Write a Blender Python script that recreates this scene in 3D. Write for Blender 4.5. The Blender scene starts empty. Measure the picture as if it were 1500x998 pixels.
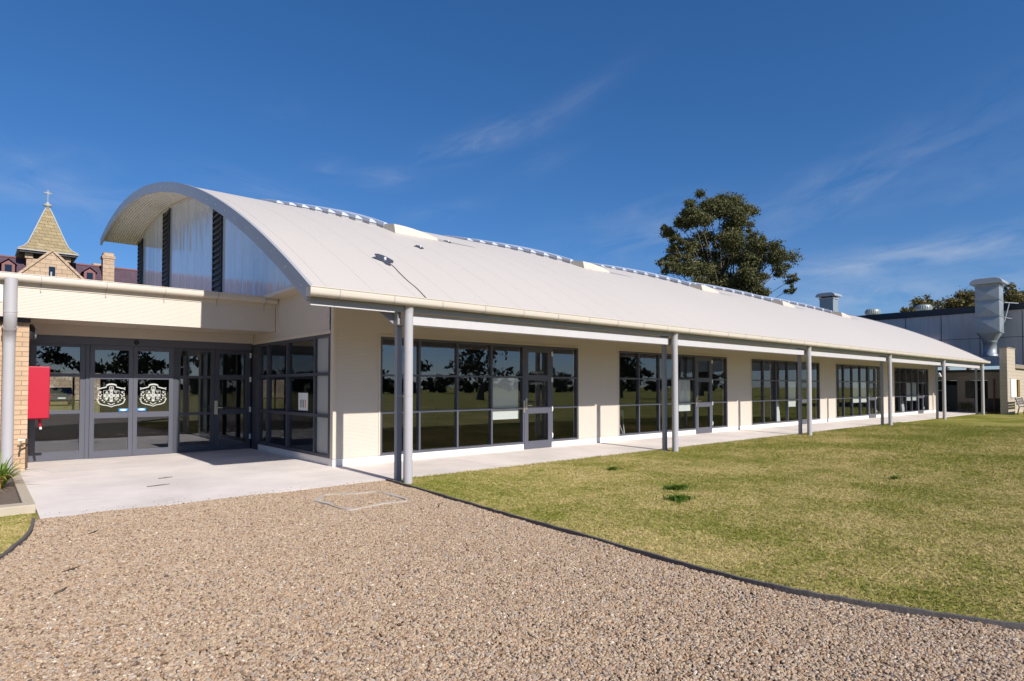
import bpy, bmesh, math, random
import numpy as np
from mathutils import Vector, Matrix
random.seed(7)
R = math.radians
C = bpy.context.scene.collection
scn = bpy.context.scene

# ------------------------------------------------------------------ materials
def new_mat(name):
    m = bpy.data.materials.new(name); m.use_nodes = True
    nt = m.node_tree
    for n in list(nt.nodes): nt.nodes.remove(n)
    out = nt.nodes.new('ShaderNodeOutputMaterial')
    return m, nt, out
def nd(nt, t, **kw):
    n = nt.nodes.new(t)
    for k, v in kw.items():
        if hasattr(n, k): setattr(n, k, v)
        else: n.inputs[k].default_value = v
    return n
def ramp(nt, fac, stops, interp='LINEAR'):
    r = nt.nodes.new('ShaderNodeValToRGB'); cr = r.color_ramp; cr.interpolation = interp
    while len(cr.elements) < len(stops): cr.elements.new(0.5)
    for e, (p, c) in zip(cr.elements, stops):
        e.position = p; e.color = (c[0], c[1], c[2], 1)
    nt.links.new(fac, r.inputs[0]); return r.outputs[0]
def mixc(nt, fac, a, b, blend='MIX'):
    n = nt.nodes.new('ShaderNodeMix'); n.data_type = 'RGBA'; n.blend_type = blend
    for i, v in ((0, fac), (6, a), (7, b)):
        if isinstance(v, bpy.types.NodeSocket): nt.links.new(v, n.inputs[i])
        elif isinstance(v, (int, float)): n.inputs[i].default_value = v
        else: n.inputs[i].default_value = (v[0], v[1], v[2], 1)
    return n.outputs[2]
def math_n(nt, op, a, b=0.0, c=None):
    n = nt.nodes.new('ShaderNodeMath'); n.operation = op
    for i, v in enumerate((a, b, c)):
        if v is None: continue
        if isinstance(v, bpy.types.NodeSocket): nt.links.new(v, n.inputs[i])
        else: n.inputs[i].default_value = v
    return n.outputs[0]
def noise(nt, vec, scale, detail=4, rough=0.55):
    n = nt.nodes.new('ShaderNodeTexNoise'); n.inputs['Scale'].default_value = scale
    n.inputs['Detail'].default_value = detail; n.inputs['Roughness'].default_value = rough
    nt.links.new(vec, n.inputs['Vector']); return n.outputs['Fac']
def pos(nt): return nt.nodes.new('ShaderNodeNewGeometry').outputs['Position']
def mapping(nt, vec, scale=(1, 1, 1), rot=(0, 0, 0), loc=(0, 0, 0)):
    n = nt.nodes.new('ShaderNodeMapping'); n.inputs['Scale'].default_value = scale
    n.inputs['Rotation'].default_value = rot; n.inputs['Location'].default_value = loc
    nt.links.new(vec, n.inputs['Vector']); return n.outputs[0]

def paint(name, col, rough=0.5, var=0.06, vscale=1.3, metal=0.0, bump=0.0, bscale=80, rib=None, ribh=0.3,
          lines=None, streak=0.0, spec=0.5, fine=0.0):
    """Principled with soft colour variation. rib = (axis, period): corrugation; lines = (axis, period, width): sheet joints"""
    m, nt, out = new_mat(name)
    b = nt.nodes.new('ShaderNodeBsdfPrincipled'); L = nt.links
    p = pos(nt)
    f = noise(nt, p, vscale, 5)
    c = mixc(nt, f, [x * (1 - var) for x in col], [min(1, x * (1 + var)) for x in col])
    if fine:
        f2 = noise(nt, p, 60, 3); c = mixc(nt, math_n(nt, 'MULTIPLY', f2, fine), c, [x * 0.6 for x in col])
    if streak:
        s = noise(nt, mapping(nt, p, (6, 6, 0.35)), 1.0, 4)
        s = math_n(nt, 'MULTIPLY', ramp(nt, s, [(0.45, (0, 0, 0)), (0.75, (1, 1, 1))]), streak)
        c = mixc(nt, s, c, [x * 0.55 for x in col])
    h = None; ribn = None
    if rib:
        sx = nt.nodes.new('ShaderNodeSeparateXYZ'); L.new(p, sx.inputs[0])
        t = math_n(nt, 'MULTIPLY', sx.outputs[rib[0]], 2 * math.pi / rib[1])
        cc = nt.nodes.new('ShaderNodeCombineXYZ'); L.new(math_n(nt, 'MULTIPLY', math_n(nt, 'COSINE', t), ribh), cc.inputs[rib[0]])
        g = nt.nodes.new('ShaderNodeNewGeometry'); va = nt.nodes.new('ShaderNodeVectorMath'); va.operation = 'ADD'
        L.new(g.outputs['Normal'], va.inputs[0]); L.new(cc.outputs[0], va.inputs[1])
        vn = nt.nodes.new('ShaderNodeVectorMath'); vn.operation = 'NORMALIZE'; L.new(va.outputs[0], vn.inputs[0]); ribn = vn.outputs[0]
    if lines:
        sx = nt.nodes.new('ShaderNodeSeparateXYZ'); L.new(p, sx.inputs[0])
        t = math_n(nt, 'FRACT', math_n(nt, 'DIVIDE', sx.outputs[lines[0]], lines[1]))
        t = math_n(nt, 'LESS_THAN', t, lines[2] / lines[1])
        c = mixc(nt, math_n(nt, 'MULTIPLY', t, 0.30), c, [x * 0.55 for x in col])
        h = math_n(nt, 'ADD', h if h is not None else 0.0, t)
    if bump:
        n2 = math_n(nt, 'MULTIPLY', noise(nt, p, bscale, 4), bump)
        h = math_n(nt, 'ADD', h, n2) if h is not None else n2
    L.new(c, b.inputs['Base Color'])
    b.inputs['Roughness'].default_value = rough; b.inputs['Metallic'].default_value = metal
    b.inputs['Specular IOR Level'].default_value = spec
    if h is not None:
        bp = nt.nodes.new('ShaderNodeBump'); bp.inputs['Strength'].default_value = 1.0
        bp.inputs['Distance'].default_value = 0.006
        L.new(h, bp.inputs['Height']); L.new(bp.outputs[0], b.inputs['Normal'])
        if ribn is not None: L.new(ribn, bp.inputs['Normal'])
    elif ribn is not None: L.new(ribn, b.inputs['Normal'])
    L.new(b.outputs[0], out.inputs[0]); return m

def glass_mat(name, tint, ior=1.85, wob=0.0):
    m, nt, out = new_mat(name); L = nt.links
    tr = nt.nodes.new('ShaderNodeBsdfTransparent'); tr.inputs[0].default_value = (*tint, 1)
    gl = nt.nodes.new('ShaderNodeBsdfGlossy'); gl.inputs['Roughness'].default_value = 0.0
    gl.inputs['Color'].default_value = (0.92, 0.95, 1, 1)
    fr = nt.nodes.new('ShaderNodeFresnel'); fr.inputs[0].default_value = ior
    mx = nt.nodes.new('ShaderNodeMixShader')
    bp = nt.nodes.new('ShaderNodeBump'); bp.inputs['Distance'].default_value = 0.002; bp.inputs['Strength'].default_value = 1
    n = noise(nt, pos(nt), 1.1, 1); L.new(n, bp.inputs['Height']); bp.inputs['Strength'].default_value = wob
    L.new(bp.outputs[0], gl.inputs['Normal'])
    # the back face of a single pane must reflect like its front
    g = nt.nodes.new('ShaderNodeNewGeometry'); vm = nt.nodes.new('ShaderNodeVectorMath'); vm.operation = 'DOT_PRODUCT'
    L.new(g.outputs['Incoming'], vm.inputs[0]); L.new(g.outputs['Normal'], vm.inputs[1])
    ca = math_n(nt, 'ABSOLUTE', vm.outputs['Value'])
    f0 = ((ior - 1) / (ior + 1)) ** 2
    f = math_n(nt, 'POWER', math_n(nt, 'SUBTRACT', 1.0, ca), 5.0)
    f = math_n(nt, 'ADD', math_n(nt, 'MULTIPLY', f, 1 - f0), f0)
    nt.nodes.remove(fr)
    L.new(f, mx.inputs[0]); L.new(tr.outputs[0], mx.inputs[1]); L.new(gl.outputs[0], mx.inputs[2])
    L.new(mx.outputs[0], out.inputs[0]); return m

def emit_mat(name, col, s):
    m, nt, out = new_mat(name); e = nt.nodes.new('ShaderNodeEmission')
    e.inputs[0].default_value = (*col, 1); e.inputs[1].default_value = s
    nt.links.new(e.outputs[0], out.inputs[0]); return m

def brick_mat(name, a, b_, mortar, scale=1.0, bw=0.24, bh=0.086, axis='xz', rough=0.85):
    m, nt, out = new_mat(name); L = nt.links
    p = pos(nt); sx = nt.nodes.new('ShaderNodeSeparateXYZ'); L.new(p, sx.inputs[0])
    cx = nt.nodes.new('ShaderNodeCombineXYZ')
    s = math_n(nt, 'ADD', sx.outputs[0], sx.outputs[1])
    L.new(s, cx.inputs[0]); L.new(sx.outputs[2], cx.inputs[1])
    bt = nt.nodes.new('ShaderNodeTexBrick'); L.new(cx.outputs[0], bt.inputs['Vector'])
    bt.inputs['Scale'].default_value = 1.0; bt.inputs['Brick Width'].default_value = bw; bt.inputs['Row Height'].default_value = bh
    bt.inputs['Mortar Size'].default_value = 0.006 * scale; bt.inputs['Mortar Smooth'].default_value = 0.1
    bt.inputs['Color1'].default_value = (*a, 1); bt.inputs['Color2'].default_value = (*b_, 1); bt.inputs['Mortar'].default_value = (*mortar, 1)
    n = noise(nt, p, 9 / scale, 5)
    c = mixc(nt, 0.75, bt.outputs['Color'], mixc(nt, n, (0.75, 0.75, 0.75), (1.2, 1.2, 1.2)), 'MULTIPLY')
    bs = nt.nodes.new('ShaderNodeBsdfPrincipled'); bs.inputs['Roughness'].default_value = rough
    L.new(c, bs.inputs['Base Color'])
    bp = nt.nodes.new('ShaderNodeBump'); bp.inputs['Distance'].default_value = 0.006 * scale; bp.inputs['Strength'].default_value = 0.8
    h = math_n(nt, 'ADD', math_n(nt, 'SUBTRACT', 1.0, bt.outputs['Fac']), math_n(nt, 'MULTIPLY', n, 0.4))
    L.new(h, bp.inputs['Height']); L.new(bp.outputs[0], bs.inputs['Normal'])
    L.new(bs.outputs[0], out.inputs[0]); return m

M = {}
M['clad'] = paint('cream_cladding', (0.575, 0.515, 0.44), 0.5, 0.03, 0.8, rib=(2, 0.026), ribh=0.20, bump=0.12, bscale=1.6, streak=0.05)
M['trim'] = paint('cream_trim', (0.62, 0.54, 0.43), 0.45, 0.03)
M['roof'] = paint('roof_sheet', (0.575, 0.52, 0.462), 0.5, 0.04, 0.25, rib=(0, 0.076), ribh=0.22, lines=(0, 0.762, 0.010), streak=0.0, bump=0.15, bscale=3)
M['soffit'] = paint('soffit_sheet', (0.78, 0.69, 0.57), 0.5, 0.03, 0.5, rib=(0, 0.076), ribh=0.75)
M['barge'] = paint('barge_flashing', (0.40, 0.395, 0.41), 0.4, 0.06, 2.0, spec=0.4)
M['gutter'] = paint('gutter_cream', (0.60, 0.535, 0.445), 0.4, 0.04, 1.5, streak=0.04)
M['fascia'] = paint('fascia_grey', (0.36, 0.35, 0.34), 0.5, 0.05)
M['beam'] = paint('beam_grey', (0.56, 0.54, 0.54), 0.42, 0.05, 3.0, streak=0.08)
M['pipe'] = paint('downpipe_grey', (0.45, 0.435, 0.445), 0.38, 0.05, 2.0, streak=0.1)
M['post'] = paint('post_grey', (0.30, 0.30, 0.32), 0.45, 0.06, 3.0)
M['frame'] = paint('window_frame', (0.095, 0.098, 0.122), 0.38, 0.06, 3.0)
M['dframe'] = paint('dark_frame', (0.06, 0.063, 0.08), 0.4, 0.06, 3.0)
M['plinth'] = paint('plinth_white', (0.78, 0.75, 0.71), 0.8, 0.06, 2.5, bump=0.3, bscale=40, fine=0.1)
M['glass'] = glass_mat('window_glass', (0.84, 0.87, 0.86), 2.35, 0.3)
M['dglass'] = glass_mat('door_glass', (0.62, 0.65, 0.67), 2.35, 0.35)
M['steel'] = paint('satin_steel', (0.62, 0.56, 0.46), 0.3, 0.05, metal=0.8)
M['white'] = paint('white_board', (0.80, 0.81, 0.80), 0.4, 0.02)
M['whitemetal'] = paint('white_metal', (0.78, 0.78, 0.76), 0.35, 0.03)
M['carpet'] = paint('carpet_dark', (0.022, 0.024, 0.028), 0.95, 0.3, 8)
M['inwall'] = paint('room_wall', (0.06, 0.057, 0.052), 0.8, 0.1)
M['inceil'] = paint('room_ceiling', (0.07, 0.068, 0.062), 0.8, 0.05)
M['frost'] = paint('frosted_glass', (0.36, 0.38, 0.37), 0.35, 0.04, 2)
M['dark'] = paint('black_plastic', (0.018, 0.018, 0.02), 0.45, 0.1)
M['red'] = paint('red_paint', (0.45, 0.003, 0.026), 0.4, 0.05, 2)
M['lens'] = paint('lamp_lens', (0.35, 0.36, 0.38), 0.2, 0.03)
M['brick'] = brick_mat('cream_brick', (0.60, 0.42, 0.275), (0.50, 0.335, 0.21), (0.30, 0.23, 0.16), bw=0.25, bh=0.087)
M['stone'] = brick_mat('sandstone', (0.50, 0.37, 0.26), (0.43, 0.305, 0.205), (0.24, 0.18, 0.13), 3, 0.85, 0.42)
M['slate'] = brick_mat('purple_slate', (0.105, 0.062, 0.085), (0.08, 0.05, 0.07), (0.05, 0.035, 0.045), 2, 0.5, 0.25)
M['shingle'] = brick_mat('spire_shingles', (0.36, 0.285, 0.155), (0.28, 0.215, 0.115), (0.12, 0.095, 0.06), 3, 0.75, 0.36)
M['redtrim'] = paint('dormer_red', (0.20, 0.075, 0.075), 0.6, 0.08)
M['lead'] = paint('lead_grey', (0.38, 0.38, 0.36), 0.5, 0.1)
M['belfrydark'] = paint('belfry_dark', (0.03, 0.032, 0.04), 0.6, 0.1)
M['winblue'] = glass_mat('church_glass', (0.05, 0.06, 0.09), 1.9)
M['panel'] = paint('concrete_panel', (0.62, 0.56, 0.54), 0.75, 0.10, 0.6, streak=0.35, bump=0.2)
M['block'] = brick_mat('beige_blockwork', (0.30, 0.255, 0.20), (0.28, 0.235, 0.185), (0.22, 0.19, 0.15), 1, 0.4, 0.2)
M['blocklit'] = brick_mat('sunlit_blockwork', (0.50, 0.42, 0.33), (0.47, 0.40, 0.31), (0.34, 0.28, 0.22), 1, 0.4, 0.2)  # lighter copy of the block colour, with sunlight put into the tone
M['coping'] = paint('coping_dark', (0.022, 0.026, 0.038), 0.5, 0.1)
M['galv'] = paint('galvanised', (0.30, 0.335, 0.37), 0.5, 0.14, 2.2, metal=0.3, streak=0.15)
M['galvlight'] = paint('painted_cowl', (0.40, 0.42, 0.44), 0.4, 0.06, metal=0.2)
M['greendome'] = paint('vent_green', (0.30, 0.34, 0.33), 0.4, 0.1, metal=0.3)
M['timber'] = paint('weathered_timber', (0.125, 0.108, 0.10), 0.8, 0.3, 5, bump=0.8, bscale=30)
M['kerbc'] = paint('garden_edge_concrete', (0.52, 0.44, 0.33), 0.9, 0.15, 4, bump=0.5, bscale=60, fine=0.25)
M['flash'] = paint('lead_flashing', (0.40, 0.38, 0.36), 0.6, 0.1, 5)
M['anchor'] = paint('anchor_plate', (0.065, 0.065, 0.085), 0.5, 0.35, 22)
M['cable'] = paint('cable_dark', (0.10, 0.085, 0.075), 0.6, 0.1)
M['poly'] = None
M['blue'] = paint('sticker_blue', (0.02, 0.22, 0.50), 0.4, 0.02)
M['crest'] = paint('crest_vinyl', (0.50, 0.51, 0.47), 0.5, 0.02)
M['purple'] = paint('sign_purple', (0.05, 0.03, 0.22), 0.4, 0.02)
M['orange'] = paint('notice_orange', (0.6, 0.2, 0.08), 0.5, 0.02)
M['yellow'] = paint('window_trim_yellow', (0.55, 0.36, 0.08), 0.5, 0.04)
M['twig'] = paint('dry_twig', (0.10, 0.065, 0.04), 0.9, 0.3, 20)
M['concpit'] = paint('pit_concrete', (0.56, 0.48, 0.40), 0.9, 0.2, 12, bump=0.8, bscale=90, fine=0.5)
M['lamp'] = emit_mat('ceiling_lamp', (1, 0.93, 0.8), 2.2)
M['exit'] = emit_mat('exit_glow', (0.55, 0.75, 0.2), 0.6)
M['exitdark'] = paint('exit_green', (0.02, 0.12, 0.05), 0.5, 0.02)

# polycarbonate gable sheet: vertical flutes, glossy, milky
m, nt, out = new_mat('gable_polycarbonate'); L = nt.links
p = pos(nt); sx = nt.nodes.new('ShaderNodeSeparateXYZ'); L.new(p, sx.inputs[0])
b = nt.nodes.new('ShaderNodeBsdfPrincipled')
nz = noise(nt, mapping(nt, p, (1, 2.2, 0.10)), 1.4, 3)
c = mixc(nt, nz, (0.40, 0.44, 0.52), (0.62, 0.66, 0.74))
t = math_n(nt, 'FRACT', math_n(nt, 'DIVIDE', sx.outputs[1], 0.85))
t = math_n(nt, 'LESS_THAN', t, 0.03)
c = mixc(nt, math_n(nt, 'MULTIPLY', t, 0.35), c, (0.2, 0.2, 0.24))
L.new(c, b.inputs['Base Color']); b.inputs['Roughness'].default_value = 0.06; b.inputs['IOR'].default_value = 1.9
w1 = noise(nt, mapping(nt, p, (0, 3.2, 0.05)), 1.0, 2); w2 = noise(nt, mapping(nt, p, (0, 11, 0.15)), 1.0, 1)
h = math_n(nt, 'ADD', math_n(nt, 'MULTIPLY', w1, 0.045), math_n(nt, 'MULTIPLY', w2, 0.006))
bp = nt.nodes.new('ShaderNodeBump'); bp.inputs['Distance'].default_value = 0.6; bp.inputs['Strength'].default_value = 1.0
L.new(h, bp.inputs['Height']); L.new(bp.outputs[0], b.inputs['Normal'])
L.new(b.outputs[0], out.inputs[0]); M['poly'] = m

# translucent ridge skylight sheet
m, nt, out = new_mat('skylight_sheet'); L = nt.links
b = nt.nodes.new('ShaderNodeBsdfPrincipled'); b.inputs['Base Color'].default_value = (0.50, 0.54, 0.62, 1)
b.inputs['Roughness'].default_value = 0.3; L.new(b.outputs[0], out.inputs[0]); M['sky'] = m

# concrete slab
def concrete(name, col, jx=None):
    m, nt, out = new_mat(name); L = nt.links; p = pos(nt)
    b = nt.nodes.new('ShaderNodeBsdfPrincipled'); b.inputs['Roughness'].default_value = 0.85
    n1 = noise(nt, p, 0.7, 6, 0.6); n2 = noise(nt, p, 14, 5, 0.6); n3 = noise(nt, mapping(nt, p, (0.8, 14, 1), (0, 0, 0.1)), 1.0, 4)
    c = mixc(nt, ramp(nt, n1, [(0.3, (0, 0, 0)), (0.62, (1, 1, 1))]), [x * 0.80 for x in col], [min(0.92, x * 1.08) for x in col])
    c = mixc(nt, math_n(nt, 'MULTIPLY', n2, 0.30), c, [x * 0.70 for x in col])
    c = mixc(nt, math_n(nt, 'MULTIPLY', ramp(nt, n3, [(0.5, (0, 0, 0)), (0.8, (1, 1, 1))]), 0.30), c, [x * 1.25 for x in col])
    v = nt.nodes.new('ShaderNodeTexVoronoi'); v.inputs['Scale'].default_value = 3.1; L.new(p, v.inputs['Vector'])
    sp = math_n(nt, 'LESS_THAN', v.outputs['Distance'], 0.035)
    c = mixc(nt, math_n(nt, 'MULTIPLY', sp, 0.5), c, [x * 0.3 for x in col])
    sx = nt.nodes.new('ShaderNodeSeparateXYZ'); L.new(p, sx.inputs[0])
    t = math_n(nt, 'FRACT', math_n(nt, 'DIVIDE', math_n(nt, 'ADD', sx.outputs[0], 2.3), 2.457))
    t = math_n(nt, 'LESS_THAN', t, 0.004)
    g = math_n(nt, 'MULTIPLY', t, math_n(nt, 'GREATER_THAN', sx.outputs[0], 5.05))
    c = mixc(nt, math_n(nt, 'MULTIPLY', g, 0.7), c, [x * 0.35 for x in col])
    L.new(c, b.inputs['Base Color'])
    bp = nt.nodes.new('ShaderNodeBump'); bp.inputs['Distance'].default_value = 0.004; bp.inputs['Strength'].default_value = 0.7
    L.new(math_n(nt, 'ADD', n2, n3), bp.inputs['Height']); L.new(bp.outputs[0], b.inputs['Normal'])
    L.new(b.outputs[0], out.inputs[0]); return m
M['concrete'] = concrete('slab_concrete', (0.78, 0.70, 0.64))

# lawn base and grass blades share the same patch pattern
def lawn_color(nt, p):
    n1 = noise(nt, p, 0.45, 4, 0.6); n2 = noise(nt, p, 2.6, 4, 0.6)
    f = math_n(nt, 'ADD', math_n(nt, 'MULTIPLY', math_n(nt, 'ADD', math_n(nt, 'MULTIPLY', math_n(nt, 'SUBTRACT', n1, 0.5), 1.55), 0.53), 0.65), math_n(nt, 'MULTIPLY', math_n(nt, 'ADD', math_n(nt, 'MULTIPLY', math_n(nt, 'SUBTRACT', n2, 0.5), 1.5), 0.53), 0.35))
    return f
m, nt, out = new_mat('lawn_ground'); L = nt.links; p = pos(nt)
b = nt.nodes.new('ShaderNodeBsdfPrincipled'); b.inputs['Roughness'].default_value = 1.0; b.inputs['Specular IOR Level'].default_value = 0.1
f = lawn_color(nt, p); n3 = noise(nt, p, 38, 4, 0.7); n4 = noise(nt, p, 9, 5, 0.65)
f = math_n(nt, 'ADD', f, math_n(nt, 'MULTIPLY', math_n(nt, 'SUBTRACT', n3, 0.5), 0.50))
f = math_n(nt, 'ADD', f, math_n(nt, 'MULTIPLY', math_n(nt, 'SUBTRACT', n4, 0.5), 0.20))
# greener away from the gravel, straw-coloured in the trodden strip
sx = nt.nodes.new('ShaderNodeSeparateXYZ'); L.new(p, sx.inputs[0])
gx = math_n(nt, 'MINIMUM', math_n(nt, 'DIVIDE', math_n(nt, 'SUBTRACT', sx.outputs[0], 9.0), 22.0), 0.9)
f = math_n(nt, 'SUBTRACT', f, math_n(nt, 'MULTIPLY', math_n(nt, 'MAXIMUM', gx, 0.0), 0.16))
c = ramp(nt, f, [(0.25, (0.18, 0.188, 0.026)), (0.42, (0.275, 0.255, 0.055)), (0.53, (0.36, 0.295, 0.095)), (0.70, (0.46, 0.36, 0.145))])
L.new(c, b.inputs['Base Color'])
bp = nt.nodes.new('ShaderNodeBump'); bp.inputs['Distance'].default_value = 0.03; bp.inputs['Strength'].default_value = 0.8
L.new(n3, bp.inputs['Height']); L.new(bp.outputs[0], b.inputs['Normal'])
L.new(b.outputs[0], out.inputs[0]); M['lawn'] = m

def inst_mat(name, stops, lawn=False, rough=0.8, trans=0.0):
    m, nt, out = new_mat(name); L = nt.links
    b = nt.nodes.new('ShaderNodeBsdfPrincipled'); b.inputs['Roughness'].default_value = rough
    b.inputs['Specular IOR Level'].default_value = 0.25
    oi = nt.nodes.new('ShaderNodeObjectInfo')
    f = oi.outputs['Random']
    if lawn:
        p = oi.outputs['Location']; g = lawn_color(nt, p)
        f = math_n(nt, 'ADD', g, math_n(nt, 'MULTIPLY', math_n(nt, 'SUBTRACT', f, 0.5), 0.42))
        sx = nt.nodes.new('ShaderNodeSeparateXYZ'); L.new(p, sx.inputs[0])
        gx = math_n(nt, 'MINIMUM', math_n(nt, 'DIVIDE', math_n(nt, 'SUBTRACT', sx.outputs[0], 9.0), 22.0), 0.9)
        f = math_n(nt, 'SUBTRACT', f, math_n(nt, 'MULTIPLY', math_n(nt, 'MAXIMUM', gx, 0.0), 0.16))
    c = ramp(nt, f, stops, 'LINEAR')
    L.new(c, b.inputs['Base Color'])
    L.new(b.outputs[0], out.inputs[0]); return m
M['blade'] = inst_mat('grass_blade', [(0.25, (0.185, 0.205, 0.028)), (0.42, (0.285, 0.275, 0.058)), (0.53, (0.40, 0.335, 0.11)), (0.70, (0.57, 0.45, 0.20))], True)
M['stonei'] = inst_mat('gravel_stone', [(0.0, (0.10, 0.08, 0.065)), (0.08, (0.25, 0.155, 0.095)), (0.30, (0.40, 0.27, 0.165)), (0.5, (0.49, 0.355, 0.23)),
                                        (0.66, (0.36, 0.27, 0.20)), (0.82, (0.56, 0.42, 0.275)), (0.95, (0.32, 0.27, 0.235)), (1.0, (0.70, 0.60, 0.47))], False, 0.75)
# gravel bed
m, nt, out = new_mat('gravel_bed'); L = nt.links; p = pos(nt)
b = nt.nodes.new('ShaderNodeBsdfPrincipled'); b.inputs['Roughness'].default_value = 0.9
v = nt.nodes.new('ShaderNodeTexVoronoi'); v.inputs['Scale'].default_value = 58; L.new(p, v.inputs['Vector'])
sep = nt.nodes.new('ShaderNodeSeparateColor'); L.new(v.outputs['Color'], sep.inputs[0])
c = ramp(nt, sep.outputs[0], [(0.0, (0.08, 0.06, 0.05)), (0.2, (0.22, 0.15, 0.10)), (0.5, (0.38, 0.265, 0.165)), (0.8, (0.42, 0.33, 0.23)), (1.0, (0.52, 0.44, 0.35))])
n1 = noise(nt, p, 0.9, 3)
c = mixc(nt, 1.0, c, mixc(nt, n1, (0.85, 0.85, 0.85), (1.12, 1.12, 1.12)), 'MULTIPLY')
L.new(c, b.inputs['Base Color'])
bp = nt.nodes.new('ShaderNodeBump'); bp.inputs['Distance'].default_value = 0.012; bp.inputs['Strength'].default_value = 1.0
L.new(math_n(nt, 'SUBTRACT', 1.0, v.outputs['Distance']), bp.inputs['Height']); L.new(bp.outputs[0], b.inputs['Normal'])
L.new(b.outputs[0], out.inputs[0]); M['gravel'] = m
M['soil'] = paint('garden_soil', (0.19, 0.145, 0.11), 0.95, 0.5, 18, bump=2.5, bscale=45, fine=0.6)

def leaf_mat(name, a, b_, rough=0.6):
    m, nt, out = new_mat(name); L = nt.links
    g = nt.nodes.new('ShaderNodeNewGeometry')
    f = noise(nt, g.outputs['Position'], 0.5, 3)
    f = math_n(nt, 'ADD', math_n(nt, 'MULTIPLY', f, 0.6), math_n(nt, 'MULTIPLY', g.outputs['Random Per Island'], 0.4))
    c = ramp(nt, f, [(0.25, a), (0.75, b_)])
    d = nt.nodes.new('ShaderNodeBsdfPrincipled'); d.inputs['Roughness'].default_value = rough; d.inputs['Specular IOR Level'].default_value = 0.3
    L.new(c, d.inputs['Base Color'])
    t = nt.nodes.new('ShaderNodeBsdfTranslucent'); L.new(c, t.inputs[0])
    mx = nt.nodes.new('ShaderNodeMixShader'); mx.inputs[0].default_value = 0.22
    L.new(d.outputs[0], mx.inputs[1]); L.new(t.outputs[0], mx.inputs[2]); L.new(mx.outputs[0], out.inputs[0]); return m
M['eucleaf'] = leaf_mat('eucalypt_leaf', (0.062, 0.070, 0.026), (0.165, 0.155, 0.060))
M['farleaf'] = leaf_mat('far_leaf', (0.085, 0.080, 0.028), (0.21, 0.165, 0.06))
M['beltleaf'] = leaf_mat('belt_leaf', (0.02, 0.028, 0.012), (0.05, 0.06, 0.025))
M['strap'] = leaf_mat('strap_leaf', (0.10, 0.19, 0.025), (0.20, 0.30, 0.05), 0.4)
M['shrub'] = leaf_mat('shrub_leaf', (0.09, 0.10, 0.03), (0.22, 0.17, 0.05))
M['tuft'] = leaf_mat('tuft_leaf', (0.055, 0.115, 0.006), (0.11, 0.19, 0.012))
M['bark'] = paint('eucalypt_bark', (0.11, 0.09, 0.07), 0.9, 0.3, 2, bump=1, bscale=10)

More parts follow.
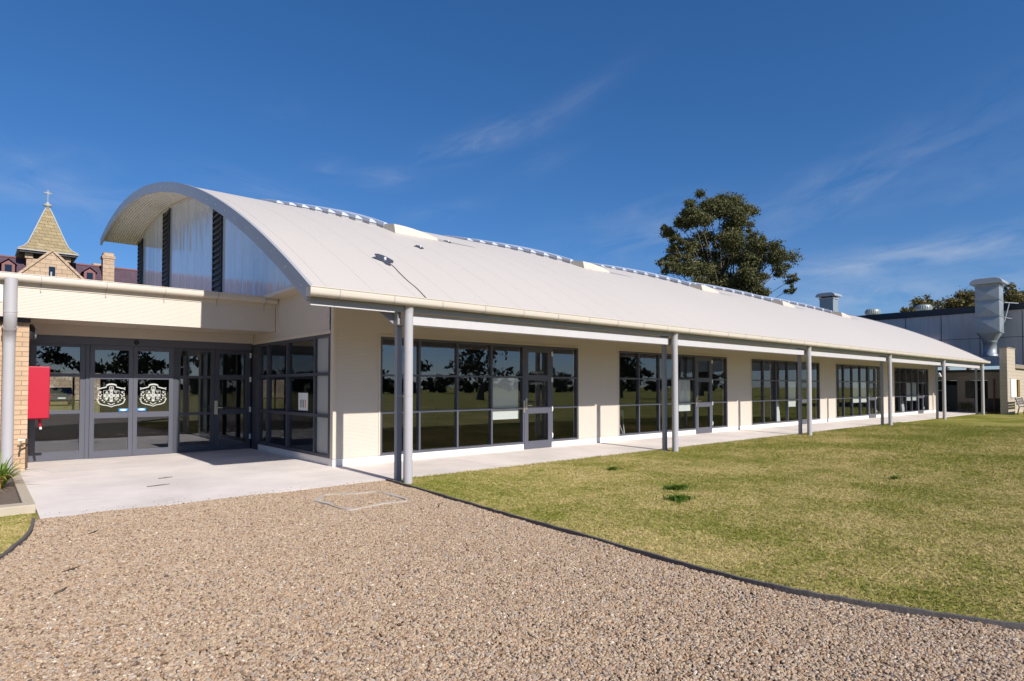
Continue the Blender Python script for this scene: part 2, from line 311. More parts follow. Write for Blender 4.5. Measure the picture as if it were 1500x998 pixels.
# ------------------------------------------------------------------ mesh helpers
def wloc(o):
    v = Vector((0, 0, 0))
    while o is not None:
        v += Vector(o.location); o = o.parent
    return v
class MB:
    def __init__(s): s.v = []; s.f = []; s.sm = []
    def quad(s, *pts, smooth=False):
        n = len(s.v); s.v += [tuple(p) for p in pts]; s.f.append(tuple(range(n, n + len(pts)))); s.sm.append(smooth)
    def box(s, x0, x1, y0, y1, z0, z1):
        x0, x1 = sorted((x0, x1)); y0, y1 = sorted((y0, y1)); z0, z1 = sorted((z0, z1))
        n = len(s.v)
        s.v += [(x0, y0, z0), (x1, y0, z0), (x1, y1, z0), (x0, y1, z0), (x0, y0, z1), (x1, y0, z1), (x1, y1, z1), (x0, y1, z1)]
        for q in ((0, 3, 2, 1), (4, 5, 6, 7), (0, 1, 5, 4), (1, 2, 6, 5), (2, 3, 7, 6), (3, 0, 4, 7)):
            s.f.append(tuple(n + i for i in q)); s.sm.append(False)
        return s
    def prism(s, poly, axis, a, b):
        """poly = 2D outline, extruded along axis from a to b. axis 0: (y,z); 1: (x,z); 2: (x,y)"""
        def P(u, w, t): return (t, u, w) if axis == 0 else (u, t, w) if axis == 1 else (u, w, t)
        n = len(s.v); k = len(poly)
        s.v += [P(u, w, a) for u, w in poly] + [P(u, w, b) for u, w in poly]
        for i in range(k):
            j = (i + 1) % k; s.f.append((n + i, n + j, n + k + j, n + k + i)); s.sm.append(False)
        s.f.append(tuple(n + i for i in range(k))[::-1]); s.f.append(tuple(n + k + i for i in range(k))); s.sm += [False, False]
        return s
    def tube(s, pts, rad, seg=12, caps=True, smooth=True):
        pts = [Vector(p) for p in pts]
        rad = rad if isinstance(rad, (list, tuple)) else [rad] * len(pts)
        n = len(s.v); ref = None
        for i, p in enumerate(pts):
            d = (pts[min(i + 1, len(pts) - 1)] - pts[max(i - 1, 0)]).normalized()
            if ref is None:
                ref = Vector((1, 0, 0)) if abs(d.x) < 0.9 else Vector((0, 1, 0))
            u = (ref - d * ref.dot(d)).normalized(); ref = u; w = d.cross(u)
            for k in range(seg):
                a = 2 * math.pi * k / seg; q = p + (u * math.cos(a) + w * math.sin(a)) * rad[i]; s.v.append(tuple(q))
        for i in range(len(pts) - 1):
            for k in range(seg):
                k2 = (k + 1) % seg
                s.f.append((n + i * seg + k, n + i * seg + k2, n + (i + 1) * seg + k2, n + (i + 1) * seg + k)); s.sm.append(smooth)
        if caps:
            e = n + (len(pts) - 1) * seg
            for a_, rev in ((n, True), (e, False)):
                m_ = len(s.v); s.v += s.v[a_:a_ + seg]
                q = tuple(m_ + k for k in range(seg)); s.f.append(q[::-1] if rev else q); s.sm.append(False)
        return s
    def lathe(s, c, prof, seg=20, sx=1.0, sy=1.0):
        n = len(s.v)
        for r, z in prof:
            for k in range(seg):
                a = 2 * math.pi * k / seg; s.v.append((c[0] + r * math.cos(a) * sx, c[1] + r * math.sin(a) * sy, c[2] + z))
        for i in range(len(prof) - 1):
            for k in range(seg):
                k2 = (k + 1) % seg
                s.f.append((n + i * seg + k, n + i * seg + k2, n + (i + 1) * seg + k2, n + (i + 1) * seg + k)); s.sm.append(True)
        return s
    def build(s, name, mat, parent=None, bevel=0.0, fix=True):
        me = bpy.data.meshes.new(name); off = wloc(parent) if parent is not None else Vector((0, 0, 0))
        me.from_pydata([(x - off.x, y - off.y, z - off.z) for x, y, z in s.v], [], s.f)
        for p_, q in zip(me.polygons, s.sm): p_.use_smooth = q
        if fix:
            bm = bmesh.new(); bm.from_mesh(me); bmesh.ops.recalc_face_normals(bm, faces=bm.faces); bm.to_mesh(me); bm.free()
        me.materials.append(M[mat] if isinstance(mat, str) else mat)
        o = bpy.data.objects.new(name, me); C.objects.link(o)
        if parent is not None: o.parent = parent
        if bevel:
            md = o.modifiers.new('bevel', 'BEVEL'); md.width = bevel; md.segments = 2; md.limit_method = 'ANGLE'
        return o
def B(x0, x1, y0, y1, z0, z1): return MB().box(x0, x1, y0, y1, z0, z1)
def tag(o, label=None, cat=None, group=None, kind=None):
    if label: o['label'] = label
    if cat: o['category'] = cat
    if group: o['group'] = group
    if kind: o['kind'] = kind
    return o
def thing(name, label, cat, loc, group=None):
    o = bpy.data.objects.new(name, None); C.objects.link(o); o.location = loc; o.empty_display_size = 0.3
    return tag(o, label, cat, group)
def dup(o, dx=0, dy=0, dz=0, parent=None):
    c = o.copy(); C.objects.link(c); c.location = Vector(o.location) + Vector((dx, dy, dz))
    if parent is not None: c.parent = parent
    for ch in list(o.children):
        d = ch.copy(); C.objects.link(d); d.parent = c
        for g in list(ch.children):
            e = g.copy(); C.objects.link(e); e.parent = d
    return c
def part_origin(o, p):
    """move a part's origin to world point p (keeps shape)"""
    off = Vector(p) - wloc(o)
    o.data.transform(Matrix.Translation(-off)); o.location = Vector(o.location) + off
    return o

# ------------------------------------------------------------------ roof profile (y, z of the sheet's top)
_PY = [8.45, 9.14, 9.86, 10.84, 11.99, 13.84, 15.55, 17.64, 19.76, 22.36, 24.87, 27.09, 28.4]
_PZ = [2.97, 3.42, 3.80, 4.29, 4.84, 5.60, 6.20, 6.79, 7.21, 7.53, 7.60, 7.49, 7.24]
_pc = np.polyfit(_PY, _PZ, 4)
def rz(y): return float(np.polyval(_pc, y))
def rs(y): return float(np.polyval(np.polyder(_pc), y))
ZE = rz(8.45)
W = 10.85; XS = 5.03; YD = 15.4; BAY = 7.37; DP0 = 5.21; X0 = 3.53; X1 = 43.05
SL = 0.055     # slab level at the walls
def slab_z(y): return 0.012 + (SL - 0.012) * min(1, max(0, (y - 8.98) / (W - 8.98)))

# ------------------------------------------------------------------ ground
lw = MB(); lw.quad((-900, -900, 0), (900, -900, 0), (900, 900, 0), (-900, 900, 0))
tag(lw.build('lawn', 'lawn'), kind='structure')
def smooth_curve(pts, n=6):
    out = []
    P = [Vector((*p, 0)) for p in pts]
    for i in range(len(P) - 1):
        p0 = P[max(i - 1, 0)]; p1 = P[i]; p2 = P[i + 1]; p3 = P[min(i + 2, len(P) - 1)]
        for k in range(n):
            t = k / n
            q = 0.5 * ((2 * p1) + (p2 - p0) * t + (2 * p0 - 5 * p1 + 4 * p2 - p3) * t * t + (3 * p1 - p0 - 3 * p2 + p3) * t ** 3)
            out.append((q.x, q.y))
    out.append(pts[-1]); return out
edgeR = smooth_curve([(5.07, 8.93), (5.03, 8.3), (4.94, 7.28), (4.83, 6.2), (4.77, 5.35), (4.70, 4.33), (4.62, 3.41), (4.57, 2.69), (4.60, 2.15),
                      (4.70, 1.72), (4.82, 1.33), (5.02, 0.82), (5.45, 0.0), (6.3, -1.2), (8.0, -3.2)])
edgeL = smooth_curve([(0.52, 8.95), (0.44, 8.15), (0.30, 7.56), (0.16, 7.08), (-0.15, 6.3), (-0.7, 5.3), (-1.6, 4.0), (-3.2, 2.0), (-6.5, -2.0)])
g = MB()
poly = edgeR + [(8.0, -14), (-6.5, -14)] + edgeL[::-1] + [(0.56, 9.02), (5.02, 9.02)]
bm = bmesh.new(); vs = [bm.verts.new((x, y, 0.006)) for x, y in poly]; bm.faces.new(vs); bmesh.ops.triangulate(bm, faces=bm.faces)
me = bpy.data.meshes.new('gravel_path'); bm.to_mesh(me); bm.free(); me.materials.append(M['gravel'])
o = bpy.data.objects.new('gravel_path', me); C.objects.link(o); tag(o, kind='structure')

s = MB()
ys = [8.98, W, YD + 0.6]
def slab_strip(x0, x1, y0, y1):
    s.quad((x0, y0, slab_z(y0)), (x1, y0, slab_z(y0)), (x1, y1, slab_z(y1)), (x0, y1, slab_z(y1)))
slab_strip(0.585, XS, 8.98, W); slab_strip(0.585, XS, W, YD + 0.6)
slab_strip(XS, 46.0, 8.98, W + 0.2)
s.quad((0.585, 8.98, -0.1), (46.0, 8.98, -0.1), (46.0, 8.98, 0.012), (0.585, 8.98, 0.012))
s.quad((0.585, 8.98, -0.1), (0.585, 16, -0.1), (0.585, 16, SL), (0.585, 8.98, 0.012))
s.quad((46, 8.98, -0.1), (46, 11.05, -0.1), (46, 11.05, SL), (46, 8.98, 0.012))
tag(s.build('concrete_path', 'concrete'), kind='structure')
# soil bed
so = MB(); so.quad((-8, 9.8, 0.05), (0.46, 9.8, 0.05), (0.46, 14.04, 0.05), (-8, 14.04, 0.05))
tag(so.build('garden_soil', 'soil'), kind='structure')

# timber edgings
def edging(pts, label, h=0.048, w=0.03):
    base = (pts[0][0], pts[0][1], 0)
    b = MB(); n = len(pts); L_ = []; Rr = []
    for i, (x, y) in enumerate(pts):
        a = pts[max(i - 1, 0)]; c = pts[min(i + 1, n - 1)]
        d = Vector((c[0] - a[0], c[1] - a[1])).normalized(); nn = Vector((-d.y, d.x)) * w / 2
        L_.append((x + nn.x, y + nn.y)); Rr.append((x - nn.x, y - nn.y))
    hs = [h + random.uniform(-0.005, 0.005) for _ in pts]
    for i in range(n - 1):
        b.quad((*L_[i], hs[i]), (*L_[i + 1], hs[i + 1]), (*Rr[i + 1], hs[i + 1]), (*Rr[i], hs[i]))
        b.quad((*L_[i], -0.05), (*L_[i + 1], -0.05), (*L_[i + 1], hs[i + 1]), (*L_[i], hs[i]))
        b.quad((*Rr[i], -0.05), (*Rr[i + 1], -0.05), (*Rr[i + 1], hs[i + 1]), (*Rr[i], hs[i]))
    for i in (0, n - 1):
        b.quad((*L_[i], -0.05), (*Rr[i], -0.05), (*Rr[i], hs[i]), (*L_[i], hs[i]))
    o = b.build('timber_edging', 'timber'); part_origin(o, base)
    tag(o, label, 'lawn edging')
edging(edgeR, 'long dark curved timber edging between the gravel and the big lawn')
edging(edgeL, 'dark timber edging curving round the small lawn at far left', 0.045)

# concrete garden edging (L shaped)
e = MB()
e.prism([(-8, 9.55), (0.575, 9.55), (0.575, 14.9), (0.455, 14.9), (0.455, 9.80), (-8, 9.80)], 2, -0.05, 0.105)
o = e.build('garden_edging', 'kerbc', bevel=0.012); part_origin(o, (0.5, 9.6, 0))
tag(o, 'low pale concrete kerb round the soil bed beside the brick wall', 'garden edging')

# concrete rim of a buried pit in the gravel
pit = smooth_curve([(3.41, 7.93), (3.58, 8.18), (3.78, 8.32), (4.13, 8.16), (4.42, 8.06), (4.49, 7.74), (4.43, 7.23), (4.27, 7.12), (4.01, 7.16), (3.63, 7.08), (3.49, 7.12), (3.45, 7.38), (3.46, 7.64), (3.41, 7.93)], 3)
b_ = MB(); n = len(pit)
cx_, cy_ = 4.0, 7.75
for i in range(n - 1):
    def off(pp, k):
        d = Vector((pp[0] - cx_, pp[1] - cy_)).normalized(); return (pp[0] - d.x * k, pp[1] - d.y * k)
    w0 = 0.06 + 0.035 * math.sin(i * 0.9) ; w1 = 0.06 + 0.035 * math.sin((i + 1) * 0.9)
    a, c = pit[i], pit[i + 1]; a2, c2 = off(a, w0), off(c, w1)
    zt = 0.030
    b_.quad((*a, zt), (*c, zt), (*c2, zt), (*a2, zt)); b_.quad((*a, 0), (*c, 0), (*c, zt), (*a, zt)); b_.quad((*a2, 0), (*c2, 0), (*c2, zt), (*a2, zt))
o = b_.build('pit_rim', 'concpit'); part_origin(o, (4.0, 7.75, 0)); tag(o, 'faint pale concrete outline of a buried pit showing through the gravel', 'pit rim')

# ------------------------------------------------------------------ classroom building
bld = thing('classroom_building', 'long cream classroom block with a curved metal roof and verandah', 'building', (X0 + 1.5, W, 0))
NY = 44
ysamp = [8.40 + (28.4 - 8.40) * i / NY for i in range(NY + 1)]
# roof sheet (top and underside are separate skins joined at the edges)
r = MB(); T = 0.045
xs = [X0 + 0.03 + (X1 - 0.06 - X0) * i / 40 for i in range(41)]
for i in range(NY):
    for j in range(40):
        a, b2 = ysamp[i], ysamp[i + 1]; x0, x1 = xs[j], xs[j + 1]
        r.quad((x0, a, rz(a)), (x1, a, rz(a)), (x1, b2, rz(b2)), (x0, b2, rz(b2)), smooth=True)
ro = r.build('roof', 'roof', bld, fix=False)
bm = bmesh.new(); bm.from_mesh(ro.data); bmesh.ops.remove_doubles(bm, verts=bm.verts, dist=0.0005); bmesh.ops.recalc_face_normals(bm, faces=bm.faces); bm.to_mesh(ro.data); bm.free()
# soffit lining
r = MB()
for i in range(NY):
    a, b2 = ysamp[i] + 0.02, ysamp[i + 1] + 0.02
    if i == NY - 1: b2 = ysamp[-1] - 0.01
    r.quad((X0 + 0.03, a, rz(a) - T), (X1 - 0.03, a, rz(a) - T), (X1 - 0.03, b2, rz(b2) - T), (X0 + 0.03, b2, rz(b2) - T), smooth=True)
for i in (0,):
    r.quad((X0 + 0.03, ysamp[0] + 0.02, rz(ysamp[0] + .02) - T), (X1 - 0.03, ysamp[0] + 0.02, rz(ysamp[0] + .02) - T), (X1 - 0.03, ysamp[0], rz(ysamp[0]) - 0.002), (X0 + 0.03, ysamp[0], rz(ysamp[0]) - 0.002))
so_ = r.build('soffit', 'soffit', ro, fix=False)
# barge boards
def barge(x0, x1):
    b = MB(); up = 0.025; dn = 0.22
    for i in range(NY):
        a, c = ysamp[i], ysamp[i + 1]
        def pt(y, k):
            s_ = rs(y); n_ = Vector((-s_, 1)).normalized(); return (y + n_.x * k, rz(y) + n_.y * k)
        A0, A1, C0, C1 = pt(a, -dn), pt(a, up), pt(c, -dn), pt(c, up)
        b.quad((x0, *A0), (x0, *C0), (x0, *C1), (x0, *A1), smooth=True)
        b.quad((x1, *A0), (x1, *C0), (x1, *C1), (x1, *A1), smooth=True)
        b.quad((x0, *A1), (x0, *C1), (x1, *C1), (x1, *A1), smooth=True)
        b.quad((x0, *A0), (x0, *C0), (x1, *C0), (x1, *A0), smooth=True)
    for y in (ysamp[0], ysamp[-1]):
        A0, A1 = pt(y, -dn), pt(y, up); b.quad((x0, *A0), (x1, *A0), (x1, *A1), (x0, *A1))
    return b.build('barge', 'barge', ro, fix=True)
barge(X0, X0 + 0.055); barge(X1 - 0.055, X1)
# small fixing screws on the near barge
for i in range(0, 17):
    sc_ = MB()
    y = 8.7 + i * 0.62; z = rz(y) - 0.12
    sc_.tube([(X0 - 0.008, y, z), (X0 + 0.001, y, z)], 0.012, 8); sc_.build('screw', 'post', ro)
# ridge skylights
SB = 6.75      # spacing of the ridge skylights
def skylight(xa, xe):
    """eyebrow skylight: its lower edge slants down the roof towards the hood; each sheet is a rib"""
    k = 9; pw = (xe - xa) / k; Yf = 17.6
    def near(t): return 16.4 + (13.32 - 16.4) * t
    def hh(t): return 0.01 + 0.06 * math.sin(min(1, t * 1.05) * math.pi / 2)
    b = MB(); u = MB()
    for i in range(k):
        t = (i + 0.5) / k; y0 = near(t); h0 = hh(t); x0 = xa + pw * i; x1 = x0 + pw; rise = 0.05 + 0.03 * t
        prof = [(x0, h0), (x0 + 0.004, h0 + rise), (x0 + pw * 0.3, h0 + rise + 0.012), (x0 + pw * 0.7, h0 + rise * 0.7), (x1, h0)]
        n_ = 6
        for a in range(n_):
            ya = y0 + (Yf - y0) * a / n_; yb = y0 + (Yf - y0) * (a + 1) / n_
            for q in range(len(prof) - 1):
                b.quad((prof[q][0], ya, rz(ya) + prof[q][1]), (prof[q + 1][0], ya, rz(ya) + prof[q + 1][1]),
                       (prof[q + 1][0], yb, rz(yb) + prof[q + 1][1]), (prof[q][0], yb, rz(yb) + prof[q][1]))
        b.quad(*[(x, y0, rz(y0) + z) for x, z in prof])
        u.quad((x0, y0 + 0.02, rz(y0) + 0.002), (x1, y0 + 0.02, rz(y0) + 0.002), (x1, y0 + 0.02, rz(y0 + .02) + h0), (x0, y0 + 0.02, rz(y0 + .02) + h0))
    o = b.build('ridge_skylight', 'sky', ro, fix=False)
    for i in range(k - 1):
        t = (i + 0.5) / k; y0 = near(t); y1 = near((i + 1.5) / k); x1 = xa + pw * (i + 1)
        u.quad((x1, y0 + 0.02, rz(y0) + 0.002), (x1, y1 + 0.02, rz(y1) + 0.002), (x1, y1 + 0.02, rz(y1 + .02) + hh((i + 1.5) / k)), (x1, y0 + 0.02, rz(y0 + .02) + hh(t)))
    uo = u.build('skylight_upstand', 'post', ro, fix=False)
    bm = bmesh.new(); bm.from_mesh(uo.data); bmesh.ops.remove_doubles(bm, verts=bm.verts, dist=0.004); bm.to_mesh(uo.data); bm.free()
def hood(xe):
    b = MB(); L_ = 1.25; y0 = 12.95; y1 = 13.7; n_ = 8
    def hx(t): return 0.15 * (1 - t ** 2.0) + 0.06
    for i in range(n_):
        t0, t1 = i / n_, (i + 1) / n_; x0, x1 = xe + L_ * t0, xe + L_ * t1
        h0, h1 = hx(t0), hx(t1)
        b.quad((x0, y0, rz(y0) + 0.003), (x1, y0, rz(y0) + 0.003), (x1, y0 + 0.06, rz(y0 + .06) + h1), (x0, y0 + 0.06, rz(y0 + .06) + h0))
        b.quad((x0, y0 + 0.06, rz(y0 + .06) + h0), (x1, y0 + 0.06, rz(y0 + .06) + h1), (x1, y1, rz(y1) + h1 * 0.4), (x0, y1, rz(y1) + h0 * 0.4))
    for x, h in ((xe, hx(0)), (xe + L_, hx(1))):
        b.quad((x, y0, rz(y0) + 0.003), (x, y0 + 0.06, rz(y0 + .06) + h), (x, y1, rz(y1) + h * 0.4), (x, y1, rz(y1) + 0.003))
    o = b.build('skylight_hood', 'gutter', ro)
    f = MB(); ya, yb = y0 + 0.05, y0 + 0.50
    f.quad((xe + L_, ya, rz(ya) + 0.006), (xe + L_ + 1.3, ya + 0.02, rz(ya + .02) + 0.006), (xe + L_ + 0.35, yb, rz(yb) + 0.006), (xe + L_, yb, rz(yb) + 0.006))
    f.build('hood_flashing', 'flash', ro)
for k in range(5):
    skylight((5.9 if k == 0 else 5.45) + SB * k, 7.75 + SB * k); hood(7.56 + SB * k)

# eave gutter
gz = ZE - 0.02; gr = 0.078; gy = 8.405
def gutter_profile(y, z, hw, t=0.0):
    """quad gutter: upright front, rolled lower edge, flat sole (y, z)"""
    w_ = hw - t; d_ = 0.128 - t; r_ = 0.055
    p_ = [(y - w_, z), (y - w_ - 0.004, z - 0.04), (y - w_ - 0.003, z - d_ + r_)]
    p_ += [(y - w_ - 0.003 + r_ - r_ * math.cos(math.pi / 2 * i / 5), z - d_ + r_ - r_ * math.sin(math.pi / 2 * i / 5)) for i in range(1, 6)]
    p_ += [(y + w_, z - d_), (y + w_, z)]
    return p_
prof = gutter_profile(gy, gz, gr); prof2 = gutter_profile(gy, gz, gr, 0.006)[::-1]
G = MB(); G.prism(prof + prof2, 0, X0 - 0.02, X1 + 0.03)
G.tube([(X0 - 0.02, gy - gr, gz), (X1 + 0.03, gy - gr, gz)], 0.011, 8)
for xx in (X0 - 0.018, X1 + 0.028): G.prism(prof, 0, xx - 0.003, xx + 0.003)
gu = G.build('gutter', 'gutter', bld)
for p_, i in zip(gu.data.polygons, range(len(gu.data.polygons))): p_.use_smooth = False
st = MB()
rr = gr + 0.004
pr = gutter_profile(gy, gz, gr, -0.004); pr2 = gutter_profile(gy, gz, gr, -0.001)[::-1]
st.prism(pr + pr2, 0, 3.95, 3.966)
st.box(3.95, 3.966, gy + rr - 0.01, gy + rr + 0.012, gz - 0.02, gz + 0.025)
strap0 = st.build('gutter_strap', 'flash', gu)
x = 0.9
while 3.95 + x < X1 - 0.1:
    dup(strap0, dx=x, parent=gu); x += 0.9
# fascia behind the gutter and eave lining back to the beam
B(X0 + 0.06, X1 - 0.06, 8.50, 8.53, 2.745, ZE - 0.0).build('fascia', 'fascia', bld)
B(X0 + 0.06, DP0 - 0.25, 8.51, 8.56, 2.722, 2.742).build('fascia_lit_edge', 'beam', bld)  # pale strip: sun on the fascia's lower edge put into the colour
# beams and posts, downpipes
for k in range(6):
    dx = DP0 + BAY * k
    xa = dx - BAY + 0.06 if k else X0 + 1.05
    bm_ = MB()
    if k:
        bm_.box(xa, dx - 0.16, 8.58, 8.80, 2.555, 2.715)
        bm_.box(xa, dx - 0.16, 8.57, 8.579, 2.708, 2.719)
        bm_.build('beam', 'beam', bld)
bm_ = MB(); bm_.box(X1 - 0.75, X1 - 0.1, 8.58, 8.80, 2.555, 2.715); bm_.build('beam', 'beam', bld)
po = MB(); px_ = DP0 - 0.015
po.box(px_ - 0.045, px_ + 0.045, 8.74, 8.83, -0.02, 2.538)
po.box(px_ - 0.11, px_ + 0.09, 8.66, 8.84, 2.539, 2.549)
po.box(px_ - 0.075, px_ + 0.075, 8.71, 8.86, 0.008, 0.022)
post0 = po.build('post', 'post', bld, bevel=0.006)
br = MB(); br.box(DP0 - 0.157, DP0 - 0.147, 8.57, 8.81, 2.552, 2.83); br.box(DP0 - 0.147, DP0 - 0.06, 8.64, 8.655, 2.552, 2.83)
br.build('bracket', 'post', post0)
nb = MB(); nb.tube([(DP0 - 0.158, 8.70, 2.66), (DP0 - 0.158, 8.72, 2.66)], 0.01, 8)
dpm = MB()
dpm.tube([(DP0, 8.50, -0.03), (DP0, 8.50, 2.70), (DP0, 8.49, 2.80), (DP0, 8.455, 2.87), (DP0, 8.42, 2.90)], 0.074, 24)
dpipe0 = dpm.build('downpipe', 'pipe', bld)
cl = MB(); cl.tube([(DP0, 8.50, 1.395), (DP0, 8.50, 1.40)], 0.0752, 24); cl.box(DP0 - 0.1, DP0 - 0.075, 8.49, 8.76, 1.395, 1.40)
cl.build('pipe_clip', 'fascia', dpipe0)
part_origin(post0, (DP0, 8.8, 0)); 
for ch in post0.children: ch.data.transform(Matrix.Translation(-Vector(post0.location)))
part_origin(dpipe0, (DP0, 8.5, 0))
for ch in dpipe0.children: ch.data.transform(Matrix.Translation(-Vector(dpipe0.location)))
for k in range(1, 6):
    dup(post0, dx=BAY * k, parent=bld); dup(dpipe0, dx=BAY * k, parent=bld)
# knee bracket under the eave at the near corner
kb = MB(); kb.prism([(DP0 - 0.42, 2.74), (DP0 - 0.16, 2.74), (DP0 - 0.16, 2.56)], 1, 8.70, 8.72); kb.build('knee_bracket', 'post', bld)
# verandah ceiling lining between beam and wall follows the roof: cream batten along the wall head
# walls ---------------------------------------------------------------
WT = 0.18
wx0, wx1, wz0, wz1 = 6.01, 11.74, 0.19, 2.545
wa = MB()
edges = [XS] + sum([[wx0 + BAY * k, wx1 + BAY * k] for k in range(5)], []) + [43.0]
top = rz(W) - T - 0.005
for i in range(0, len(edges), 2):
    wa.box(edges[i], edges[i + 1], W, W + WT, 0.195, top)
for k in range(5):
    wa.box(wx0 + BAY * k, wx1 + BAY * k, W, W + WT, wz1, top)
wa.build('front_wall', 'clad', bld)
pl = MB()
for k in range(-1, 5):
    a = XS if k < 0 else 10.77 + BAY * k; c = 9.85 + BAY * (k + 1) if k < 4 else 43.0
    if k < 0: a = XS
    pl.box(a, c, W + 0.012, W + WT, 0.0, 0.192)
pl.build('plinth', 'plinth', bld)
# corner trims and vertical joints
tr_ = MB()
tr_.box(XS - 0.012, XS + 0.045, W - 0.012, W - 0.001, 0.2, top - 0.02)
for k in range(5):
    a, c = wx0 + BAY * k, wx1 + BAY * k
    tr_.box(a - 0.035, a - 0.001, W - 0.014, W - 0.001, 0.2, wz1 + 0.034); tr_.box(c + 0.001, c + 0.035, W - 0.014, W - 0.001, 0.2, wz1 + 0.034)
    tr_.box(a, c, W - 0.014, W - 0.001, wz1 + 0.002, wz1 + 0.034)
tr_.box(42.95, 43.012, W - 0.012, W - 0.001, 0.2, top - 0.02)
tr_.build('window_trim', 'trim', bld)
# joint lines of the lining panels above windows
# side wall (faces the entrance)
gz0 = 3.52; XG = 4.75
sw = MB()
sw.box(XS, XS + WT, W + WT, 10.98, 0.195, 3.9)
n_ = 8
for i in range(n_):
    a = 10.98 + (YD - 10.98) * i / n_; c = 10.98 + (YD - 10.98) * (i + 1) / n_
    sw.prism([(a, 2.56), (c, 2.56), (c, 4.3), (a, 4.3 if a > W + 0.6 else rz(a) - T)], 0, XS, XS + WT)
sw.build('side_wall', 'clad', bld)
B(XS + 0.012, XS + WT, 10.98, 14.93, 0.0, 0.19).build('plinth', 'plinth', bld)
tt = MB(); tt.box(XS - 0.013, XS - 0.001, 10.98, 15.3, 2.556, 2.62); tt.box(XS - 0.013, XS - 0.001, 13.70, 13.78, 2.77, 3.5)
tt.build('window_trim', 'trim', bld)
# gable glazing above
gp = MB(); yy = [9.6 + (28.1 - 9.6) * i / 30 for i in range(31)]
for i in range(30):
    a, c = yy[i], yy[i + 1]
    za, zc = rz(a) - T - 0.004, rz(c) - T - 0.004
    if zc <= gz0: continue
    gp.quad((XG, a, gz0), (XG, c, gz0), (XG, c, zc), (XG, a, max(za, gz0)))
gg = gp.build('gable_glazing', 'poly', bld, fix=False)
gs = MB(); gs.box(XG - 0.03, XS, 10.1, 13.6, gz0 - 0.035, gz0 - 0.003); gs.box(XG - 0.035, XG - 0.001, 10.1, 28.1, gz0 - 0.03, gz0 + 0.03)
gs.build('sill', 'trim', gg)
# rim where the glazing meets the soffit
rm_ = MB()
for i in range(30):
    a, c = yy[i], yy[i + 1]
    if rz(c) - T < gz0 + 0.1: continue
    za, zc = rz(a) - T - 0.006, rz(c) - T - 0.006
    rm_.quad((XG - 0.03, a, za), (XG - 0.03, c, zc), (XG - 0.03, c, zc - 0.05), (XG - 0.03, a, za - 0.05))
    rm_.quad((XG - 0.03, a, za - 0.05), (XG - 0.03, c, zc - 0.05), (XG - 0.002, c, zc - 0.05), (XG - 0.002, a, za - 0.05))
rm_.build('rim', 'trim', gg)
for (a, c) in ((16.85, 17.62), (22.65, 23.55), (27.05, 27.85)):
    lv = MB(); zt = min(rz(a), rz(c)) - T - 0.05
    lv.box(XG - 0.012, XG - 0.002, a, c, gz0, zt)
    for w_ in (a, c - 0.05, ): lv.box(XG - 0.05, XG - 0.012, w_, w_ + 0.05, gz0, zt)
    lo = lv.build('louvre_window', 'dark', gg)
    bl = MB(); z = gz0 + 0.08
    while z < zt - 0.05:
        bl.prism([(XG - 0.075, z - 0.05), (XG - 0.068, z - 0.055), (XG - 0.02, z + 0.055), (XG - 0.027, z + 0.06)], 1, a + 0.05, c - 0.05); z += 0.155
    # prism axis 1 takes (x,z)
    bl.build('blade', 'dark', lo)
# closing walls (far end, back)
ew = MB()
yy2 = [W + WT] + [12 + i for i in range(16)]
for i in range(len(yy2) - 1):
    a, c = yy2[i], yy2[i + 1]
    ew.prism([(a, 0), (c, 0), (c, rz(c) - T - 0.004), (a, rz(a) - T - 0.004)], 0, 42.85, 42.99)
ew.build('end_wall', 'clad', bld); B(XS + WT, 42.84, 26.8, 26.95, 0, rz(26.8) - 0.06).build('back_wall', 'clad', bld)
# rooms
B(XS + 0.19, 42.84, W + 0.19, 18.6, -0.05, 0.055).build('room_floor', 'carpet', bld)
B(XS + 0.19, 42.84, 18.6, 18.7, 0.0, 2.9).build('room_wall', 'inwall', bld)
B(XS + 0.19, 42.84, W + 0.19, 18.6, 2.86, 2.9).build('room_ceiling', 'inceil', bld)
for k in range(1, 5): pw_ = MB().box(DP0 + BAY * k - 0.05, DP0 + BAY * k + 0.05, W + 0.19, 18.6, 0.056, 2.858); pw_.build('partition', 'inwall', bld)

# classroom windows: frame mesh + panes; the door is a part of its own
FY0, FY1 = W - 0.004, W + 0.10
def bars(mb, xs_, zs_, x0, x1, z0, z1, wv=0.042, wh=0.042, y0=FY0, y1=FY1):
    mb.box(x0, x0 + wv, y0, y1, z0, z1); mb.box(x1 - wv, x1, y0, y1, z0, z1)
    mb.box(x0 + wv, x1 - wv, y0, y1, z0, z0 + wh); mb.box(x0 + wv, x1 - wv, y0, y1, z1 - wh, z1)
    cols = [x0 + wv] + sorted(xs_) + [x1 - wv]
    prev = x0 + wv
    for q in sorted(xs_) + [None]:
        nx = (q - wv / 2) if q is not None else x1 - wv
        for z in zs_: mb.box(prev, nx, y0 + 0.006, y1 - 0.006, z - wh / 2, z + wh / 2)
        if q is not None:
            mb.box(q - wv / 2, q + wv / 2, y0 + 0.002, y1 - 0.002, z0 + wh, z1 - wh); prev = q + wv / 2
R1, R2 = 1.775, 1.035
dx0, dx1 = 9.85, 10.77
w0 = MB()
bars(w0, [6.93, 7.90, 8.86], [R1, R2], wx0 + 0.004, dx0, wz0, wz1 - 0.003)
bars(w0, [], [R1, R2], dx1, wx1 - 0.004, wz0, wz1 - 0.003)
w0.box(dx0, dx1, FY0, FY1, 2.49, wz1 - 0.003)
wob = w0.build('window', 'frame', bld)
pn = MB(); pn.quad((wx0 + 0.02, W + 0.05, wz0 + 0.02), (dx0 - 0.02, W + 0.05, wz0 + 0.02), (dx0 - 0.02, W + 0.05, wz1 - 0.02), (wx0 + 0.02, W + 0.05, wz1 - 0.02))
